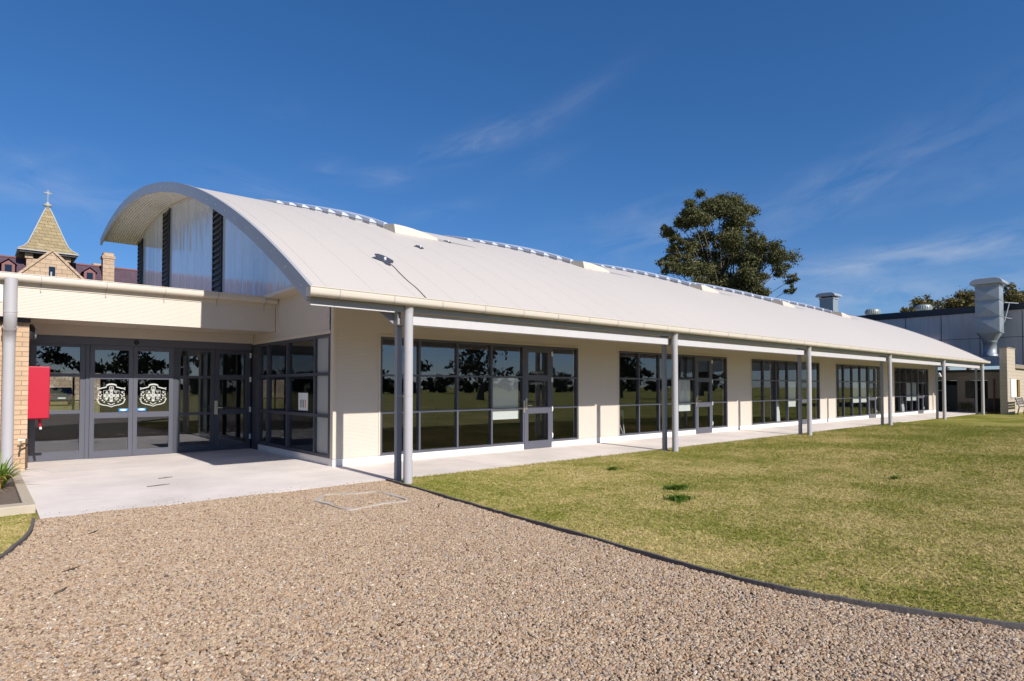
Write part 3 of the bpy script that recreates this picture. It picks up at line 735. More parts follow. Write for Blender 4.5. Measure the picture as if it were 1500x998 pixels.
pn.quad((dx1 + 0.02, W + 0.05, wz0 + 0.02), (wx1 - 0.02, W + 0.05, wz0 + 0.02), (wx1 - 0.02, W + 0.05, wz1 - 0.02), (dx1 + 0.02, W + 0.05, wz1 - 0.02))
pn.build('pane', 'glass', wob)
part_origin(wob, (wx0, W, 0))
for ch in wob.children: ch.data.transform(Matrix.Translation(-Vector(wob.location)))
d0 = MB()
bars(d0, [], [], dx0 + 0.004, dx1 - 0.004, 0.058, 2.487, 0.125, 0.10, W - 0.008, W + 0.055)
d0.box(dx0 + 0.129, dx1 - 0.129, W - 0.006, W + 0.05, 1.70, 1.83); d0.box(dx0 + 0.129, dx1 - 0.129, W - 0.006, W + 0.05, 0.90, 1.06)
d0.box(dx0 + 0.129, dx1 - 0.129, W - 0.006, W + 0.05, 0.158, 0.24)
dob = d0.build('door', 'frame', bld)
pn = MB(); pn.quad((dx0 + 0.1, W + 0.03, 0.12), (dx1 - 0.1, W + 0.03, 0.12), (dx1 - 0.1, W + 0.03, 2.45), (dx0 + 0.1, W + 0.03, 2.45)); pn.build('pane', 'glass', dob)
hd = MB(); hd.box(dx0 + 0.035, dx0 + 0.085, W - 0.02, W - 0.009, 1.0, 1.27); hd.tube([(dx0 + 0.06, W - 0.015, 1.10), (dx0 + 0.06, W - 0.06, 1.10)], 0.010, 8)
hd.tube([(dx0 + 0.06, W - 0.06, 1.10), (dx0 + 0.19, W - 0.06, 1.095)], 0.011, 8); hd.box(dx0 - 0.03, dx0 + 0.02, W - 0.016, W - 0.005, 0.93, 1.22)
hd.build('handle', 'steel', dob)
for z in (0.35, 1.0, 1.72, 2.36):
    hg = MB(); hg.prism([(W - 0.03, z - 0.06), (W - 0.045, z), (W - 0.03, z + 0.06), (W - 0.009, z + 0.05), (W - 0.009, z - 0.05)], 0, dx1 - 0.016, dx1 + 0.014)
    hg.build('hinge', 'whitemetal', dob)
part_origin(dob, (dx0, W, 0))
for ch in dob.children: ch.data.transform(Matrix.Translation(-Vector(dob.location)))
doors = [dob]
for k in range(1, 5):
    dup(wob, dx=BAY * k, parent=bld); doors.append(dup(dob, dx=BAY * k, parent=bld))

def text(name, s_, size, loc, rot, mat, parent=None, ext=0.0006, align='CENTER'):
    cu = bpy.data.curves.new(name, 'FONT'); cu.body = s_; cu.size = size; cu.extrude = ext; cu.align_x = align
    o = bpy.data.objects.new(name, cu); C.objects.link(o); cu.materials.append(M[mat])
    off = wloc(parent) if parent is not None else Vector((0, 0, 0))
    o.location = Vector(loc) - off; o.rotation_euler = rot
    if parent is not None: o.parent = parent
    # as a mesh
    dg = bpy.context.evaluated_depsgraph_get(); me = bpy.data.meshes.new_from_object(o.evaluated_get(dg))
    mo = bpy.data.objects.new(name, me); C.objects.link(mo); mo.location = o.location; mo.rotation_euler = o.rotation_euler; mo.parent = o.parent
    bpy.data.objects.remove(o); return mo
M['letter'] = paint('vinyl_lettering', (0.34, 0.34, 0.34), 0.5, 0.02)
t_ = text('lettering', 'Lovegrove 1', 0.105, ((dx0 + dx1) / 2 + 0.0, W + 0.026, 1.60), (R(90), 0, 0), 'letter', dob)
t_.scale = (0.98, 1.0, 1)
t_ = text('lettering', 'Lovegrove', 0.10, ((dx0 + dx1) / 2 + 0.0, W + 0.026, 1.87), (R(90), 0, 0), 'letter', dob)

# ------------------------------------------------------------------ entrance wing
ent = thing('entrance_wing', 'low entrance wing with flat roof, cream fascia and grey glazed doors', 'building', (2.9, YD, 0))
FB = 13.80
B(-9, XS - 0.015, FB, FB + 0.10, 2.77, 3.44).build('fascia', 'clad', ent)
B(-9, XS - 0.015, FB + 0.10, 26, 3.35, 3.45).build('roof', 'plinth', ent)
prof = gutter_profile(FB - 0.085, 3.515, 0.072); prof2 = gutter_profile(FB - 0.085, 3.515, 0.072, 0.006)[::-1]
G = MB(); G.prism(prof + prof2, 0, -9, XS - 0.02); G.tube([(-9, FB - 0.157, 3.515), (XS - 0.02, FB - 0.157, 3.515)], 0.010, 8)
G.prism(prof, 0, XS - 0.022, XS - 0.016)
eg = G.build('gutter', 'gutter', ent)
B(-9, XS - 0.02, FB - 0.012, FB - 0.001, 3.30, 3.52).build('backing_strip', 'trim', ent)
st = MB()
pr = gutter_profile(FB - 0.085, 3.515, 0.072, -0.004); pr2 = gutter_profile(FB - 0.085, 3.515, 0.072, -0.001)[::-1]
st.prism(pr + pr2, 0, 0.83, 0.845); st.box(0.83, 0.845, FB - 0.024, FB - 0.013, 3.24, 3.5)
s0 = st.build('gutter_strap', 'flash', eg)
for k in range(1, 5): dup(s0, dx=0.98 * k, parent=eg)
dup(s0, dx=-0.98, parent=eg)
# soffit of the porch, stepped lining, bulkhead above the doors
so2 = MB(); so2.box(-9, XS - 0.014, FB + 0.105, YD - 0.1, 2.80, 2.82); so2.build('soffit', 'trim', ent)
bk = MB(); bk.box(0.715, XS - 0.014, YD - 0.16, YD + 0.1, 2.585, 2.798); bk.build('bulkhead', 'clad', ent)
# brick wall with its reveal
bw = MB(); bw.prism([(-9, 14.02), (0.70, 14.02), (0.70, YD + 0.12), (0.45, YD + 0.12), (0.45, 14.27), (-9, 14.27)], 2, 0.0, 2.768)
bw.build('brick_wall', 'brick', ent)
B(-9, 0.71, FB + 0.105, 14.0, 2.70, 2.765).build('gap_shade_strip', 'dark', ent)  # black strip filling the gap under the fascia, its shade painted in
# downpipe on the brickwork
dp = MB()
dp.tube([(0.42, 13.60, 3.42), (0.42, 13.60, 2.78)], 0.092, 24); dp.build('downpipe', 'pipe', ent)
d2 = MB(); d2.tube([(0.42, 13.60, 2.80), (0.42, 13.61, 2.70), (0.42, 13.80, 2.52), (0.42, 13.88, 2.42), (0.42, 13.89, 2.3), (0.42, 13.89, 0.04)], [0.094, 0.094, 0.094, 0.094, 0.088, 0.088], 24); d2.build('downpipe', 'pipe', ent)
d3 = MB(); d3.tube([(0.42, 13.60, 2.82), (0.42, 13.60, 2.86)], 0.098, 24); d3.build('pipe_collar', 'pipe', ent); d3 = MB(); d3.tube([(0.42, 13.73, 2.60), (0.42, 13.76, 2.57)], 0.104, 24); d3.build('pipe_collar', 'pipe', ent)
# lobby
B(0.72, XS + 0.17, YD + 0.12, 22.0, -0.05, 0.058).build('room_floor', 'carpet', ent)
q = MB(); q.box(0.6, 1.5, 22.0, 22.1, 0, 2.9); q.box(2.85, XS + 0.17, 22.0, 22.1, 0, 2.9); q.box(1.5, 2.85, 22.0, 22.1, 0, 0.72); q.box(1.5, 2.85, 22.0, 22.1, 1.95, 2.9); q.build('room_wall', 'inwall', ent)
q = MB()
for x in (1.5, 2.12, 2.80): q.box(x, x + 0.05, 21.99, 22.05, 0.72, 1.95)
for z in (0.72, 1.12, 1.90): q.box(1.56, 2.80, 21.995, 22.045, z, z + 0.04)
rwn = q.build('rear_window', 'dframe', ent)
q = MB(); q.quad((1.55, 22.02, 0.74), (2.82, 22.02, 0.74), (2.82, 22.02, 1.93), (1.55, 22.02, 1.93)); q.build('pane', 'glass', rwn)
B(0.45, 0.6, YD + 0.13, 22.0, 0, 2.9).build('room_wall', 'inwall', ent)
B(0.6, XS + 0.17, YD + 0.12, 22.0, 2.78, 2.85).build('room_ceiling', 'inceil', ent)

def frame_part(name, x0, x1, z0, z1, rails, wv, wh_b, wh_t, y0, y1, mat, parent, railh=0.07, pane='dglass'):
    b = MB()
    b.box(x0, x0 + wv, y0, y1, z0, z1); b.box(x1 - wv, x1, y0, y1, z0, z1)
    b.box(x0 + wv, x1 - wv, y0, y1, z0, z0 + wh_b); b.box(x0 + wv, x1 - wv, y0, y1, z1 - wh_t, z1)
    for z in rails: b.box(x0 + wv, x1 - wv, y0 + 0.004, y1 - 0.004, z - railh / 2, z + railh / 2)
    o = b.build(name, mat, parent)
    ym = (y0 + y1) / 2
    q = MB(); q.quad((x0 + wv - 0.01, ym, z0 + wh_b - 0.01), (x1 - wv + 0.01, ym, z0 + wh_b - 0.01), (x1 - wv + 0.01, ym, z1 - wh_t + 0.01), (x0 + wv - 0.01, ym, z1 - wh_t + 0.01))
    q.build('pane', pane, o); return o
Y0, Y1 = YD, YD + 0.09
hdr = MB(); hdr.box(0.715, XS - 0.014, Y0 - 0.06, Y1, 2.425, 2.583); hdr.build('door_header', 'frame', ent)
sn = MB(); sn.lathe((2.72, Y0 - 0.06, 2.50), [(0.0, 0.0)], 8)
sb = MB(); sb.tube([(2.60, Y0 - 0.061, 2.50), (2.60, Y0 - 0.10, 2.50)], [0.05, 0.03], 14); sb.build('door_sensor', 'dark', ent)
jm = MB(); jm.box(0.715, 0.80, Y0 - 0.02, Y1, SL, 2.424); jm.build('door_jamb', 'dframe', ent)
frame_part('window', 0.80, 1.70, SL + 0.003, 2.424, [1.79, 1.03], 0.09, 0.17, 0.06, Y0, Y1, 'frame', ent, 0.07)
B(1.702, 1.772, Y0 - 0.02, Y1, SL, 2.424).build('door_jamb', 'frame', ent)
dl = frame_part('door', 1.775, 2.545, SL + 0.006, 2.42, [1.765, 0.945], 0.08, 0.14, 0.10, Y0 - 0.05, Y0 + 0.0, 'frame', ent, 0.115)
dr = frame_part('door', 2.55, 3.32, SL + 0.006, 2.42, [1.765, 0.945], 0.08, 0.14, 0.10, Y0 - 0.05, Y0 + 0.0, 'frame', ent, 0.115)
B(3.325, 3.40, Y0 - 0.02, Y1, SL, 2.424).build('door_jamb', 'dframe', ent)
frame_part('window', 3.402, 4.20, SL + 0.003, 2.424, [1.77, 0.93], 0.075, 0.15, 0.06, Y0, Y1, 'dframe', ent, 0.06)
d4 = frame_part('door', 4.205, XS - 0.02, SL + 0.006, 2.42, [1.77, 0.95], 0.10, 0.14, 0.10, Y0 - 0.01, Y0 + 0.06, 'dframe', ent, 0.11)
hd = MB(); hd.box(4.19, 4.26, Y0 - 0.045, Y0 - 0.011, 0.90, 1.22); hd.tube([(4.23, Y0 - 0.04, 1.06), (4.23, Y0 - 0.09, 1.06), (4.36, Y0 - 0.09, 1.055)], 0.012, 8); hd.build('handle', 'steel', d4)
for z in (0.35, 1.0, 1.72, 2.3):
    B(XS - 0.05, XS - 0.015, Y0 - 0.04, Y0 - 0.012, z - 0.06, z + 0.06).build('hinge', 'whitemetal', d4)

# coat of arms, built as flat vinyl from strokes and patches (unit: crest width 1)
def crest(mb, cx, cz, s, y):
    T_ = 0.0012
    def P(u, w): return (cx + u * s, y, cz + w * s)
    def patch(pts, lift=0.0):
        mb.quad(*[(cx + u * s, y - lift, cz + w * s) for u, w in pts])
    def stroke(pts, w, lift=0.0):
        n = len(pts); ws = [q * 0.72 for q in (w if isinstance(w, list) else [w] * n)]
        L_, R_ = [], []
        for i in range(n):
            a = pts[max(i - 1, 0)]; c = pts[min(i + 1, n - 1)]
            d = Vector((c[0] - a[0], c[1] - a[1])); d = d.normalized() if d.length else Vector((1, 0)); q = Vector((-d.y, d.x)) * ws[i] / 2
            L_.append((pts[i][0] + q.x, pts[i][1] + q.y)); R_.append((pts[i][0] - q.x, pts[i][1] - q.y))
        for i in range(n - 1): patch([L_[i], L_[i + 1], R_[i + 1], R_[i]], lift)
    def disc(u, w, r, k=12): patch([(u + r * math.cos(2 * math.pi * i / k), w + r * math.sin(2 * math.pi * i / k)) for i in range(k)])
    def ring(u, w, r, t, k=16): stroke([(u + r * math.cos(2 * math.pi * i / k), w + r * math.sin(2 * math.pi * i / k)) for i in range(k + 1)], t)
    # top ribbon in three folds
    stroke([(-0.17, 0.41), (-0.08, 0.445), (0.0, 0.455), (0.08, 0.445), (0.17, 0.41)], 0.085)
    for q in (-1, 1):
        stroke([(q * 0.17, 0.43), (q * 0.165, 0.34)], 0.035)
        stroke([(q * 0.17, 0.335), (q * 0.26, 0.315), (q * 0.36, 0.285), (q * 0.44, 0.28)], 0.062)
        stroke([(q * 0.44, 0.265), (q * 0.485, 0.325)], [0.07, 0.03])
        stroke([(q * 0.44, 0.255), (q * 0.49, 0.22)], [0.05, 0.02])
        # mantling: stacked lobes down each side
        for (u, w, r_) in ((0.38, 0.11, 0.055), (0.44, 0.06, 0.045), (0.33, 0.03, 0.04), (0.44, 0.0, 0.05), (0.37, -0.03, 0.06), (0.44, -0.10, 0.05), (0.36, -0.12, 0.05), (0.47, -0.16, 0.03), (0.30, -0.20, 0.055), (0.24, -0.27, 0.05)):
            disc(q * u, w, r_ * 0.56)
        stroke([(q * 0.32, 0.14), (q * 0.40, 0.17), (q * 0.46, 0.12)], 0.02)
        stroke([(q * 0.48, -0.20), (q * 0.50, -0.14)], [0.045, 0.01])
        # lower scroll
        stroke([(q * 0.45, -0.14), (q * 0.455, -0.25), (q * 0.40, -0.335), (q * 0.29, -0.385), (q * 0.15, -0.41), (q * 0.06, -0.44), (0.0, -0.475)], [0.03, 0.05, 0.052, 0.048, 0.045, 0.045, 0.04])
        stroke([(q * 0.12, -0.32), (q * 0.05, -0.36), (0, -0.40)], 0.04)
        # shield outline and charges
        stroke([(q * 0.27, 0.20), (q * 0.05, 0.20)], 0.014); stroke([(q * 0.27, 0.20), (q * 0.26, -0.12), (q * 0.18, -0.22), (0, -0.27)], 0.014)
    ring(0.0, 0.30, 0.075, 0.028); stroke([(-0.075, 0.30), (0.075, 0.30)], 0.022); stroke([(0, 0.375), (0, 0.225)], 0.022)
    stroke([(-0.10, 0.23), (0, 0.205), (0.10, 0.23)], 0.022)
    # cross with five pierced stars
    def bar(u0, u1, w0, w1): patch([(u0, w0), (u1, w0), (u1, w1), (u0, w1)])
    h = 0.055; k = 0.017
    def pierced(u, w, r_):    # square of half-size r_ with a diamond hole
        for i in range(4):
            a = [( -r_, -r_), (r_, -r_), (r_, r_), (-r_, r_)][i]; c = [(r_, -r_), (r_, r_), (-r_, r_), (-r_, -r_)][i]
            e = [(0, -k), (k, 0), (0, k), (-k, 0)]
            patch([(u + a[0], w + a[1]), (u + c[0], w + c[1]), (u + e[(i + 1) % 4][0], w + e[(i + 1) % 4][1]), (u + e[i][0], w + e[i][1])])
            patch([(u + a[0], w + a[1]), (u + e[i][0], w + e[i][1]), (u + e[(i - 1) % 4][0], w + e[(i - 1) % 4][1])])
    c0 = -0.01
    for (u, w) in ((0, c0), (0.15, c0), (-0.15, c0), (0, c0 + 0.13), (0, c0 - 0.13)): pierced(u, w, h)
    bar(-h, h, c0 + h, c0 + 0.13 - h); bar(-h, h, c0 - 0.13 + h, c0 - h); bar(h, 0.15 - h, c0 - h, c0 + h); bar(-0.15 + h, -h, c0 - h, c0 + h)
    bar(-h, h, c0 + 0.13 + h, 0.20); bar(-h, h, -0.26, c0 - 0.13 - h); bar(0.15 + h, 0.255, c0 - h, c0 + h); bar(-0.255, -0.15 - h, c0 - h, c0 + h)
    # quarters
    disc(-0.155, 0.125, 0.04); patch([(-0.235, 0.075), (-0.075, 0.075), (-0.10, 0.10), (-0.21, 0.10)])
    stroke([(0.09, 0.165), (0.235, 0.165), (0.165, 0.075), (0.09, 0.165)], 0.024); disc(0.165, 0.135, 0.018)
    patch([(-0.225, -0.085), (-0.10, -0.085), (-0.115, -0.15), (-0.165, -0.20), (-0.21, -0.15)])
    ring(0.165, -0.13, 0.045, 0.03); disc(0.165, -0.13, 0.018)
for d, cx in ((dl, 2.155), (dr, 2.935)):
    mb = MB(); crest(mb, cx, 1.365, 0.52, Y0 - 0.029); mb.build('emblem', 'crest', d, fix=False)
for d, x0, x1 in ((dl, 2.29, 2.462), (dr, 2.632, 2.80)):
    mb = MB(); mb.box(x0, x1, Y0 - 0.0285, Y0 - 0.0265, 1.02, 1.085); mb.build('sticker', 'blue', d)
    mb = MB(); xm = (x0 + x1) / 2
    mb.quad(*[(xm + 0.062 * math.cos(2 * math.pi * i / 16), Y0 - 0.0295, 1.054 + 0.018 * math.sin(2 * math.pi * i / 16)) for i in range(16)]); mb.build('sticker', 'white', d, fix=False)

# glazing on the side wall
sy0, sy1, sz0, sz1 = 10.985, 14.93, 0.195, 2.553
b = MB(); xw = XS + 0.004; xe = XS + 0.09
for (a, c) in ((sy0, sy0 + 0.09), (11.68, 11.75), (13.12, 13.18), (14.30, 14.36), (sy1 - 0.06, sy1)): b.box(xw - 0.006, xe, a, c, sz0, sz1)
segs = [(sy0 + 0.09, 11.68), (11.75, 13.12), (13.18, 14.30), (14.36, sy1 - 0.06)]
for (a, c) in segs:
    b.box(xw, xe, a, c, sz0, sz0 + 0.06); b.box(xw, xe, a, c, sz1 - 0.06, sz1)
    for z in (1.79, 0.985): b.box(xw, xe, a, c, z - 0.03, z + 0.03)
swn = b.build('window', 'dframe', bld)
q = MB(); q.quad((XS + 0.05, 11.70, sz0 + .02), (XS + 0.05, sy1 - .02, sz0 + .02), (XS + 0.05, sy1 - .02, sz1 - .02), (XS + 0.05, 11.70, sz1 - .02)); q.build('pane', 'dglass', swn, fix=False)
q = MB(); q.quad((XS + 0.05, sy0 + .02, sz0 + .02), (XS + 0.05, 11.70, sz0 + .02), (XS + 0.05, 11.70, sz1 - .02), (XS + 0.05, sy0 + .02, sz1 - .02))
o = q.build('pane', 'frost', swn, fix=False); o['label'] = 'frosted white pane'
B(XS + 0.004, XS + 0.09, sy1 + 0.002, YD - 0.06, SL, 2.553).build('corner_panel', 'dframe', bld)

# things on and in the building -------------------------------------------------
nt_ = thing('paper_notice', 'small white paper notice with upright stripes taped to the side glazing', 'notice', (XS + 0.04, 12.38, 1.06))
B(XS + 0.042, XS + 0.046, 12.12, 12.60, 1.06, 1.42).build('sheet', 'white', nt_)
for i, mt in enumerate(('orange', 'dark', 'dark')):
    B(XS + 0.040, XS + 0.0418, 12.22 + i * 0.11, 12.265 + i * 0.11, 1.12, 1.28).build('stripe', mt, nt_)
# red hose cabinet on the brick reveal
rc = thing('hose_cabinet', 'bright red fire hose cabinet fixed to the end of the brick wall', 'cabinet', (0.71, 14.3, 0.93))
B(0.703, 1.025, 14.22, 14.75, 0.965, 1.92).build('body', 'red', rc, bevel=0.012)
B(0.703, 1.020, 14.26, 14.71, 0.945, 0.962).build('base_tray', 'red', rc)
hs = MB(); hs.tube([(0.90, 14.4, 0.955), (0.90, 14.4, 0.86), (0.905, 14.4, 0.80)], [0.028, 0.022, 0.022], 12); hs.build('nozzle', 'red', rc)
hs = MB(); hs.tube([(0.907, 14.4, 0.80), (0.915, 14.4, 0.755)], 0.02, 12); hs.build('nozzle_tip', 'whitemetal', rc)
# wall lamp on the reveal
wl = thing('wall_lamp', 'round black bulkhead lamp on the brick end under the porch', 'lamp', (0.70, 14.3, 2.5))
q = MB(); q.tube([(0.702, 14.3, 2.53), (0.76, 14.3, 2.53), (0.79, 14.3, 2.53)], [0.17, 0.165, 0.13], 24); q.build('housing', 'dark', wl)
q = MB(); q.tube([(0.79, 14.3, 2.53), (0.815, 14.3, 2.53), (0.83, 14.3, 2.53)], [0.115, 0.095, 0.03], 24); q.build('lens', 'lens', wl)
# garden tap
tp = thing('garden_tap', 'old brass garden tap standing out from the brick wall corner', 'tap', (0.69, 13.96, 0.4))
q = MB(); q.tube([(0.695, 13.97, 0.10), (0.695, 13.97, 0.62)], 0.017, 10); q.tube([(0.695, 13.97, 0.54), (0.695, 13.90, 0.54), (0.62, 13.85, 0.54), (0.595, 13.84, 0.50), (0.595, 13.84, 0.43)], 0.016, 10); q.build('pipe', 'twig', tp)
q = MB(); q.tube([(0.61, 13.845, 0.545), (0.61, 13.845, 0.61)], 0.010, 8); q.tube([(0.565, 13.845, 0.61), (0.655, 13.845, 0.61)], 0.012, 8); q.build('handle', 'steel', tp)
# cut-off wall sign with purple letter
sg = thing('wall_sign', 'white sign with purple lettering on the cream fascia at the left edge', 'sign', (0.1, FB, 3.0))
B(-1.6, 0.31, FB - 0.016, FB - 0.002, 3.02, 3.33).build('panel', 'white', sg)
text('lettering', 'E', 0.27, (0.145, FB - 0.018, 3.075), (R(90), 0, 0), 'purple', sg, 0.002)
# white boards behind the glass, one per visible pane
wbs = [(0, 8.91, 9.70, 0.80, 'wide white board behind the glass nearest the entrance corner, left of the first door'),
       (1, 8.95, 9.60, 0.80, 'white board behind the second window, just right of the round downpipe'),
       (2, 8.93, 9.62, 0.78, 'white board behind the third window, left of a square post'),
       (3, 7.98, 8.78, 0.82, 'left board of the white pair in the fourth window'),
       (3, 8.93, 9.72, 0.82, 'right board of the white pair in the fourth window'),
       (4, 7.98, 8.78, 0.80, 'left board of the white pair in the farthest window'),
       (4, 8.93, 9.72, 0.80, 'right board of the white pair in the farthest window')]
for k, a, c, zb, lab in wbs:
    t = thing('white_board', lab, 'board', (a + BAY * k, W + 0.08, zb), 'white boards standing inside the classroom windows')
    B(a + BAY * k, c + BAY * k, W + 0.062, W + 0.076, zb, 1.74).build('sheet', 'white', t)
    fr_ = MB(); fr_.box(a + BAY * k - 0.012, a + BAY * k, W + 0.060, W + 0.078, zb - 0.012, 1.752); fr_.box(c + BAY * k, c + BAY * k + 0.012, W + 0.060, W + 0.078, zb - 0.012, 1.752)
    fr_.box(a + BAY * k, c + BAY * k, W + 0.060, W + 0.078, zb - 0.012, zb); fr_.box(a + BAY * k, c + BAY * k, W + 0.060, W + 0.078, 1.74, 1.752)
    fr_.build('frame', 'whitemetal', t)
# leaning white panels in the third and fifth windows
for (x, lab, k) in ((8.25, 'slanting white panel leaning inside the third window', 2), (8.0, 'slanting white panel leaning inside the farthest window', 4)):
    q = MB(); X_ = x + BAY * k
    q.quad((X_, W + 0.22, 0.06), (X_ + 0.42, W + 0.22, 0.06), (X_ + 0.72, W + 0.42, 1.02), (X_ + 0.40, W + 0.42, 1.02))
    q.quad((X_, W + 0.25, 0.06), (X_ + 0.42, W + 0.25, 0.06), (X_ + 0.72, W + 0.45, 1.02), (X_ + 0.40, W + 0.45, 1.02))
    q.quad((X_, W + 0.22, 0.06), (X_, W + 0.25, 0.06), (X_ + 0.40, W + 0.45, 1.02), (X_ + 0.40, W + 0.42, 1.02))
    q.quad((X_ + 0.42, W + 0.22, 0.06), (X_ + 0.42, W + 0.25, 0.06), (X_ + 0.72, W + 0.45, 1.02), (X_ + 0.72, W + 0.42, 1.02))
    q.quad((X_ + 0.40, W + 0.42, 1.02), (X_ + 0.72, W + 0.42, 1.02), (X_ + 0.72, W + 0.45, 1.02), (X_ + 0.40, W + 0.45, 1.02))
    o = q.build('leaning_panel', 'white'); part_origin(o, (X_, W + 0.22, 0.06)); tag(o, lab, 'panel')
# chairs inside
def chair(x, y, a, label):
    t = thing('school_chair', label, 'chair', (0, 0, 0), 'school chairs inside the classrooms')
    q = MB()
    for i in range(7):
        u0, u1 = i / 7, (i + 1) / 7
        q.quad((-0.2, -0.2 + 0.4 * u0, 0.45 - 0.03 * math.sin(u0 * math.pi)), (0.2, -0.2 + 0.4 * u0, 0.45 - 0.03 * math.sin(u0 * math.pi)), (0.2, -0.2 + 0.4 * u1, 0.45 - 0.03 * math.sin(u1 * math.pi)), (-0.2, -0.2 + 0.4 * u1, 0.45 - 0.03 * math.sin(u1 * math.pi)))
    q.build('seat', 'lens', t, fix=False)
    q = MB(); q.box(-0.19, 0.19, 0.2, 0.215, 0.60, 0.80); q.build('backrest', 'lens', t, bevel=0.006)
    for sx_ in (-1, 1):
        q = MB(); q.tube([(sx_ * 0.22, -0.24, 0), (sx_ * 0.18, -0.10, 0.43)], 0.011, 8); q.build('leg', 'whitemetal', t)
        q = MB(); q.tube([(sx_ * 0.22, 0.24, 0), (sx_ * 0.18, 0.02, 0.43), (sx_ * 0.19, 0.2, 0.47), (sx_ * 0.18, 0.21, 0.78)], 0.011, 8); q.build('leg', 'whitemetal', t)
    t.location = (x, y, 0.056); t.rotation_euler = (0, 0, a)
chair(13.95, W + 0.62, 0.5, 'light chair with splayed metal legs just inside the second window')
chair(14.65, W + 1.1, 2.2, 'school chair deeper inside the second window')
chair(21.2, W + 0.6, 1.0, 'school chair inside the third window at its left end')
chair(28.7, W + 0.7, 2.6, 'school chair inside the fourth window at its left end')
# ceiling lights inside (lit)
for (x, y, L_, lab) in ((1.6, 17.6, 0.5, 'lit ceiling light in the lobby seen through the left door pane'), (3.0, 17.2, 0.5, 'lit ceiling light in the lobby behind the right sliding door'),
                        (4.3, 17.8, 0.5, 'lit ceiling light in the lobby behind the hinged door'), (14.6, 15.0, 1.2, 'lit strip light inside the second classroom'),
                        (17.0, 16.5, 1.2, 'lit strip light deep inside the second classroom, right side'), (24.0, 15.5, 1.2, 'lit strip light inside the third classroom')):
    z = 2.77 if y < 30 and x < 5 else 2.85
    t = thing('ceiling_light', lab, 'light', (x, y, z), 'lit ceiling lights indoors')
    if x < 5:
        q = MB(); q.lathe((x, y, z), [(0.19, 0), (0.2, -0.03), (0.17, -0.04)], 20); q.build('frame', 'whitemetal', t)
        q = MB(); q.lathe((x, y, z), [(0.168, -0.035), (0.12, -0.06), (0.0, -0.065)], 20); q.build('diffuser', 'lamp', t)
    else:
        B(x - L_ / 2, x + L_ / 2, y - 0.07, y + 0.07, z - 0.05, z - 0.004).build('frame', 'whitemetal', t)
        B(x - L_ / 2 + 0.03, x + L_ / 2 - 0.03, y - 0.05, y + 0.05, z - 0.075, z - 0.051).build('diffuser', 'lamp', t)
ex = thing('exit_sign', 'small glowing green exit sign hanging behind the side glazing', 'sign', (6.2, 14.0, 2.5))
B(6.2, 6.24, 13.75, 14.25, 2.36, 2.54).build('panel', 'exitdark', ex)
text('lettering', 'EXIT', 0.15, (6.196, 14.0, 2.395), (R(90), 0, R(-90)), 'exit', ex, 0.002)
B(6.21, 6.23, 13.98, 14.02, 2.54, 2.858).build('hanger', 'dark', ex)
# roof anchors and cable on the roof
def on_roof(x, y, h=0.012): return (x, y, rz(y) + h)
for (x, y, s_, lab) in ((5.62, 10.03, 0.95, 'largest grey roof patch with a white bolt, nearest the gutter'), (7.33, 11.5, 0.62, 'middle grey roof patch between the other two'),
                        (9.24, 13.15, 0.55, 'small grey roof patch beside the first cream skylight hood')):
    t = thing('roof_anchor', lab, 'roof anchor', on_roof(x, y, 0), 'grey anchor patches on the roof')
    q = MB(); rnd = random.Random(int(x * 10)); k = 14; pts = []
    for i in range(k):
        a = 2 * math.pi * i / k; rr_ = rnd.uniform(0.5, 1.0)
        if i == 7: rr_ = 1.25
        pts.append((x + 0.21 * s_ * rr_ * math.cos(a) + 0.10 * s_ * rr_ * math.sin(a), y + 0.36 * s_ * rr_ * math.sin(a)))
    q.quad(*[on_roof(u, w, 0.012) for u, w in pts]); q.build('plate', 'anchor', t, fix=False)
    q = MB(); q.tube([on_roof(x + 0.02, y, 0.0), on_roof(x + 0.02, y, 0.05)], 0.026 * s_, 10); q.build('bolt', 'whitemetal', t)
cb = MB(); cpts = [(5.63, 9.86), (5.62, 9.65), (5.575, 9.40), (5.545, 9.08), (5.55, 8.78), (5.51, 8.42)]
cpts = smooth_curve([(a, b2) for a, b2 in cpts], 5)
cb.tube([on_roof(x, y, 0.010) for x, y in cpts], 0.0055, 8); o = cb.build('roof_cable', 'cable'); part_origin(o, on_roof(5.63, 9.86)); tag(o, 'thin dark cable running down the roof to the gutter', 'cable')

